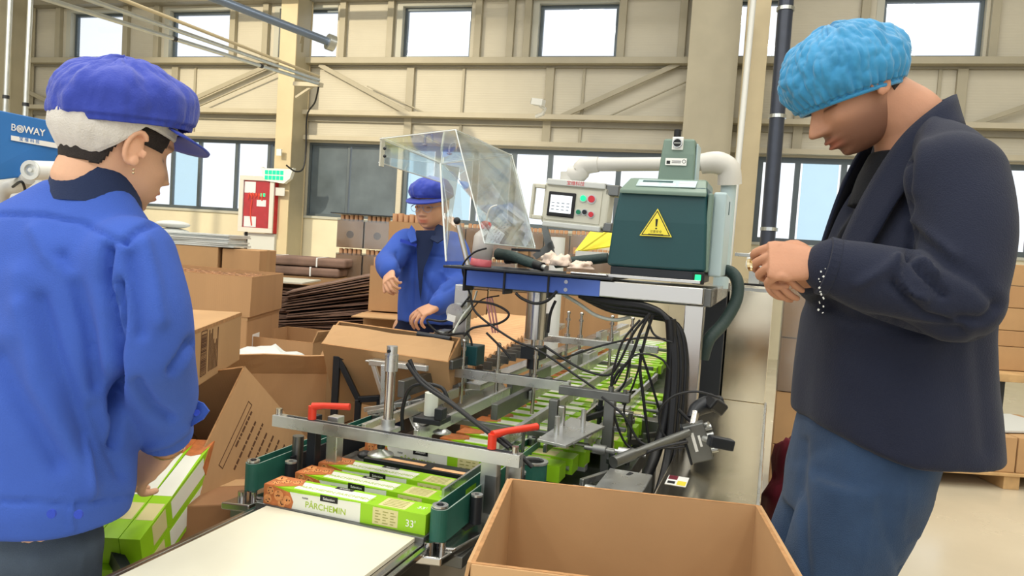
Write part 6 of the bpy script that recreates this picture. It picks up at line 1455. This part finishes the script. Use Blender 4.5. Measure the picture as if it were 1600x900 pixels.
# cap crown, visor, snood
V, Fc = cap_dome(HW, (.100, .116, .097), (0, .010, .046), (.04, .30, .95), 0.0, 0.09, 160, 70, 0.02, 7.0, 0.05, -0.06, 0.05)
simple_obj('cap_crown', V, Fc, 'cap_blue', wl, 0.002)
V = []; Fc = []; n_ = 26
for j in range(7):
    for i in range(n_+1):
        a = R_(-64)+R_(128)*i/n_; rr = 0.0+j/6*(0.058*cos(a*1.15)**0.8 if abs(a*1.15) < pi/2 else 0)
        V.append(tuple(HW @ Vector((sin(a)*(.088+rr), .010-cos(a)*(.102+rr), .052-rr*0.30-.012*(1-cos(a))))))
for j in range(6):
    for i in range(n_): o = j*(n_+1)+i; Fc.append((o, o+1, o+n_+2, o+n_+1))
simple_obj('visor', V, Fc, 'cap_blue', wl, 0.004)
V = []; Fc = []; nu, nv = 110, 36
for j in range(nv+1):
    for i in range(nu+1):
        a = -0.80*pi+1.60*pi*i/nu          # 0 = straight back
        fr_ = min(1, abs(a)/(0.80*pi)); lo = 0.015*pi-0.42*pi*max(0, 1-(fr_/0.64)**2.6); hi = 0.06*pi+0.10*pi*fr_; ph = lo+(hi-lo)*j/nv
        bulge = 1-fr_**2
        k = 1+0.045*noise.noise(Vector((a*2.2, ph*3, 1)))+0.02*noise.noise(Vector((a*8, ph*2, 4)))
        if j < 3: k *= 0.985
        k *= 1-0.07*max(0, (j/nv-.55)/.45)
        rad = (.082+.012*bulge, .096+.018*bulge)
        V.append(tuple(HW @ Vector((sin(a)*cos(ph*0.9)*rad[0]*k, .010+cos(a)*cos(ph*0.9)*rad[1]*k, +.026+sin(ph)*(.086)*k))))
for j in range(nv):
    for i in range(nu): o = j*(nu+1)+i; Fc.append((o, o+1, o+nu+2, o+nu+1))
simple_obj('snood', V, Fc, 'snood_white', wl, 0.003)
# jacket
jk = MB(); fx, fy = .25, .97
loft(jk, band_rings([(0.775, -.880, 1.30, .145, .222, 2.4), (0.82, -.882, 1.30, .155, .232, 2.4), (0.90, -.880, 1.30, .155, .228, 2.3), (1.02, -.855, 1.30, .145, .215, 2.3), (1.12, -.825, 1.30, .135, .205, 2.3), (1.20, -.803, 1.30, .125, .200, 2.2), (1.265, -.792, 1.30, .105, .180, 2.2), (1.305, -.785, 1.30, .085, .150, 2), (1.335, -.768, 1.30, .065, .105, 2), (1.362, -.752, 1.30, .055, .070, 2)], fx, fy), 48)
limb(jk, [SR, SR.lerp(ER, .5)+Vector((.012, -.008, 0)), ER], [.078, .076, .076], 28); limb(jk, [ER, ER.lerp(WRr, .45)+Vector((0.004, 0, .0)), ER.lerp(WRr, .76)], [.076, .066, .050], 28)
SL = Vector((-.945, 1.33, 1.215)); limb(jk, [SL, (-.99, 1.42, 1.03)], [.078, .065], 20); limb(jk, [(-.99, 1.42, 1.03), (-.84, 1.62, .93)], [.064, .045], 20)
me = fuse(jk, 0.0065, 7)
FW = [([(0, 335), (70, 336), (130, 348), (182, 374), (198, 378)], 3.0, -.0045), ([(198, 378), (215, 360), (245, 347)], 4, -.006), ([(168, 385), (160, 440), (170, 480), (176, 560), (182, 640)], 8, -.016), ([(186, 440), (190, 500), (182, 560), (184, 600)], 6, -.012), ([(178, 600), (184, 660), (182, 695)], 6, -.014),
      ([(55, 360), (75, 400), (110, 430)], 12, .005), ([(95, 400), (120, 450), (140, 520), (150, 600)], 10, -.006), ([(60, 470), (90, 560), (120, 640), (138, 690)], 14, -.008), ([(40, 480), (60, 600), (110, 700), (140, 760)], 16, .007), ([(138, 690), (137, 760), (140, 775)], 6, .006), ([(145, 640), (170, 700), (190, 740)], 10, -.005),
      ([(205, 400), (212, 450), (220, 520)], 10, -.006), ([(225, 380), (240, 440), (250, 500)], 12, .006), ([(270, 580), (285, 560), (300, 535)], 8, -.010), ([(215, 600), (240, 640), (265, 655)], 9, -.008), ([(230, 700), (265, 690), (290, 670)], 7, .004), ([(0, 560), (40, 640), (90, 720)], 18, -.007), ([(0, 782), (120, 788), (205, 775)], 3, -.003), ([(113, 788), (113, 828)], 2.5, .004), ([(30, 430), (20, 520)], 20, .005)]
FW = [(p, w*(1.0 if w > 5 else 1.15), d*1.9) for p, w, d in FW]
folds(me, FW, 0.004, 6)
mesh_obj('jacket', me, 'work_blue', wl)
for x, y in ((82, 802), (124, 803)): q = at(x, y, 1.125); MB().cyl(q, q+Vector((0, -.004, 0)), .007, 16).build('button', 'work_blue_deep', wl)
# collar ring
cl = MB(); X = hframe((-.743, 1.308, 1.366), (1, 0, 0), (0.34, 0.12, 1))
cl.lathe([(.078, -.046), (.070, .0), (.0635, .034), (.058, .036), (.056, .0), (.066, -.046)], (0, 0, 0), 36, None, X); cl.build('collar', 'collar_navy', wl)
# cuff flap
dd = (WRr-ER).normalized(); cc = ER.lerp(WRr, .80)
MB().ring(cc-dd*.018, cc+dd*.010, .052, .030, 28).build('cuff', 'work_blue', wl, .002)
cf = simple_obj('cuff_tab', [tuple(at(x, y, Y)) for x, y, Y in ((292, 640, 1.36), (298, 622, 1.36), (318, 630, 1.35), (327, 642, 1.35), (318, 655, 1.35), (290, 672, 1.36), (262, 688, 1.36), (272, 660, 1.36))], [(0, 1, 2, 3, 4, 5, 6, 7)], 'work_blue', wl, 0.004, False)
q = at(308, 645, 1.345); MB().cyl(q, q+Vector((0, -.004, .001)), .006, 14).build('button', 'work_blue_deep', wl)
MB().ring(WRr-dd*.012, WRr-dd*.009, .033, .030, 24).build('bracelet', 'gold', wl)
# jeans
jn = MB(); loft(jn, band_rings([(0.80, -.885, 1.29, .125, .175, 2.2), (0.70, -.885, 1.29, .125, .178, 2.2)], fx, fy))
for dx in (-.095, .095): limb(jn, [(-.885+dx, 1.29-dx*.26, .72), (-.885+dx, 1.31-dx*.26, .45), (-.885+dx, 1.28-dx*.26, .09)], [.095, .075, .06])
me = fuse(jn, 0.009, 4); folds(me, [([(52, 830), (55, 880)], 2, .003), ([(125, 830), (130, 900)], 2, .003)], .003, 12); mesh_obj('jeans', me, 'denim_grey', wl)
for dx in (-.095, .095): MB().lathe([(0, 0), (.05, 0), (.052, .03), (.04, .08), (0, .09)], (-.885+dx, 1.31-dx*.26, 0), 20, None, Matrix.Diagonal((1, 2.2, 1, 1))).build('shoe', 'shoe_dark', wl)

# ================= worker at the back
BY = 3.6
wk = thing('person', 'worker in blue jacket, blue cap and glasses standing behind the machine', 'person', (-0.42, BY+.05, 0))
HB = frame((-0.418, BY, 1.480), (-0.36, -0.88, -0.20), (-0.08, -0.18, 0.95))
P_b, F_b = head_geo(False, 100, 70, nose=0.85, lips=0.9, jaw=1.05)
def B_(x, y, dY=0.0): return at(x, y, BY+dY)
neck = MB(); limb(neck, [HB @ Vector((0, .012, -.03)), HB @ Vector((0, .03, -.09)), (-0.40, BY+.07, 1.33), (-.40, BY+.08, 1.25)], [.054, .054, .058, .08])
W1, E1, S1 = B_(609, 424, -.27), B_(606, 412, -.10), B_(634, 380, .04)
W2, E2, S2 = B_(684, 478, -.26), B_(722, 440, .02), B_(706, 386, .08)
h1 = MB(); hand_geo(h1, hframe(W1, (.10, -.75, -.45), (-.6, -.3, .6)), -1, (.7, .8, .9, 1.0), (.8, .9, .9, .9), .05, (.7, .5, -.4), 0.85); limb(h1, [E1.lerp(W1, .6), W1], [.034, .026])
h2 = MB(); hand_geo(h2, hframe(W2, (-.75, -.35, -.35), (-.3, -.5, .75)), -1, (.4, .5, .6, .7), (.6, .7, .7, .7), .08, (.7, .6, -.4), 0.95); limb(h2, [E2.lerp(W2, .5), W2], [.036, .026])
core = MB(); loft(core, band_rings([(.82, -.40, BY+.08, .10, .15, 2), (1.0, -.40, BY+.08, .10, .14, 2), (1.22, -.40, BY+.08, .09, .16, 2), (1.28, -.40, BY+.08, .06, .1, 2)], -.2, -.98))
for dx in (-.1, .1): limb(core, [(-.40+dx, BY+.08, .85), (-.40+dx, BY+.06, .45), (-.40+dx, BY+.08, .08)], [.085, .058, .042])
bm_, tn_ = body_mesh([(neck, .006, 5), (h1, .003, 2), (h2, .003, 2), (core, .013, 3)], HB, (P_b, F_b), tint_w, (1, -1))
mesh_obj('body', bm_, 'skin_worker', wk, True, tn_)
x_, y_, z_ = P_b.T
shell(P_b, F_b, ((y_ > -.03) & (z_ > .01)) | ((y_ > .03) & (z_ > -.06)), .005, HB, 'hair', 'hair_dark', wk)
V, Fc = cap_dome(HB, (.100, .115, .082), (0, .010, .046), (0, .10, 1.0), 0.0, 0.10, 90, 40, 0.03, 3.0, 0.05, -0.06, 0.06); simple_obj('cap_crown', V, Fc, 'cap_blue', wk, 0.003)
V = []; Fc = []
for j in range(6):
    for i in range(n_+1):
        a = R_(-66)+R_(132)*i/n_; rr = 0.0+j/5*(0.050*max(0, cos(a*1.15))**0.7)
        V.append(tuple(HB @ Vector((sin(a)*(.088+rr), .010-cos(a)*(.102+rr), .034-rr*0.3))))
for j in range(5):
    for i in range(n_): o = j*(n_+1)+i; Fc.append((o, o+1, o+n_+2, o+n_+1))
simple_obj('visor', V, Fc, 'cap_blue', wk, 0.006)
MB(HB).tube([(sin(R_(a))*.092, .010-cos(R_(a))*.106, .030) for a in range(-180, 181, 12)], .006, 8).build('cap_band', 'collar_navy', wk)
g = MB(HB)
for s_ in (-1, 1):
    g.tube([(s_*.033+.022*cos(k*pi/10), -.099, -.008+.017*sin(k*pi/10)) for k in range(21)], .0011, 6, None, False); g.tube([(s_*.055, -.098, -.003), (s_*.078, -.02, .0), (s_*.080, .02, -.002)], .0012, 6)
g.tube([(-.011, -.101, -.005), (0, -.104, -.002), (.011, -.101, -.005)], .0012, 6); g.build('glasses', 'stitch', wk)
jk = MB()
loft(jk, band_rings([(.895, -.395, BY+.07, .135, .165, 2.3), (1.0, -.395, BY+.07, .135, .165, 2.3), (1.12, -.395, BY+.07, .13, .17, 2.3), (1.22, -.39, BY+.08, .12, .175, 2.2), (1.29, -.39, BY+.08, .10, .15, 2.1), (1.33, -.395, BY+.08, .07, .09, 2)], -.2, -.98), 40)
limb(jk, [S1, E1], [.074, .062], 20); limb(jk, [E1, E1.lerp(W1, .93)], [.060, .050], 20); limb(jk, [S2, S2.lerp(E2, .5)+Vector((.01, 0, 0)), E2], [.078, .072, .064], 20); limb(jk, [E2, E2.lerp(W2, .94)], [.062, .048], 20)
me = fuse(jk, .0085, 5)
folds(me, [([(652, 375), (647, 420), (645, 500)], 2.0, -.008), ([(628, 376), (652, 384)], 1.6, -.008), ([(662, 398), (695, 402)], 1.6, -.007), ([(695, 455), (725, 440)], 2.5, -.008), ([(690, 425), (705, 440), (690, 450)], 2.5, .008), ([(660, 430), (675, 460)], 4, -.008), ([(640, 400), (630, 440)], 4, -.007), ([(700, 400), (694, 440)], 2.5, -.009), ([(620, 395), (625, 420)], 3, -.008), ([(675, 430), (665, 480)], 3, .006)], .010, 9)
mesh_obj('jacket', me, 'work_blue', wk)
simple_obj('shirt_front', [tuple(B_(x, y, -.075)) for x, y in ((650, 360), (680, 360), (676, 385), (662, 420), (657, 470), (653, 430), (652, 390))], [(0, 1, 2, 3, 4, 5)], 'collar_navy', wk, .004, False)
simple_obj('collar', [tuple(B_(x, y, d)) for x, y, d in ((683, 350, -.01), (697, 356, -.02), (693, 374, -.09), (684, 380, -.105), (672, 374, -.10), (678, 362, -.05))], [(0, 1, 2, 3, 4, 5)], 'collar_navy', wk, .006, False)
simple_obj('collar', [tuple(B_(x, y, d)) for x, y, d in ((643, 352, -.02), (649, 360, -.05), (651, 376, -.10), (642, 380, -.10), (636, 366, -.06))], [(0, 1, 2, 3, 4)], 'work_blue', wk, .006, False)
simple_obj('pocket_flap', [tuple(B_(x, y, -.082)) for x, y in ((626, 373), (652, 381), (650, 386), (625, 378))], [(0, 1, 2, 3)], 'work_blue_deep', wk, .004, False)
tr = MB()
loft(tr, band_rings([(.93, -.40, BY+.07, .12, .16, 2.2), (.82, -.40, BY+.07, .12, .165, 2.2)], -.2, -.98))
for dx in (-.09, .09): limb(tr, [(-.40+dx, BY+.07, .84), (-.40+dx, BY+.06, .45), (-.40+dx, BY+.07, .09)], [.09, .072, .058])
mesh_obj('trousers', fuse(tr, .01, 4), 'trouser_navy', wk)
for dx in (-.09, .09): MB().lathe([(0, 0), (.05, 0), (.052, .03), (.04, .08), (0, .09)], (-.40+dx, BY+.03, 0), 20, None, Matrix.Diagonal((1, 2.2, 1, 1))).build('shoe', 'shoe_dark', wk)
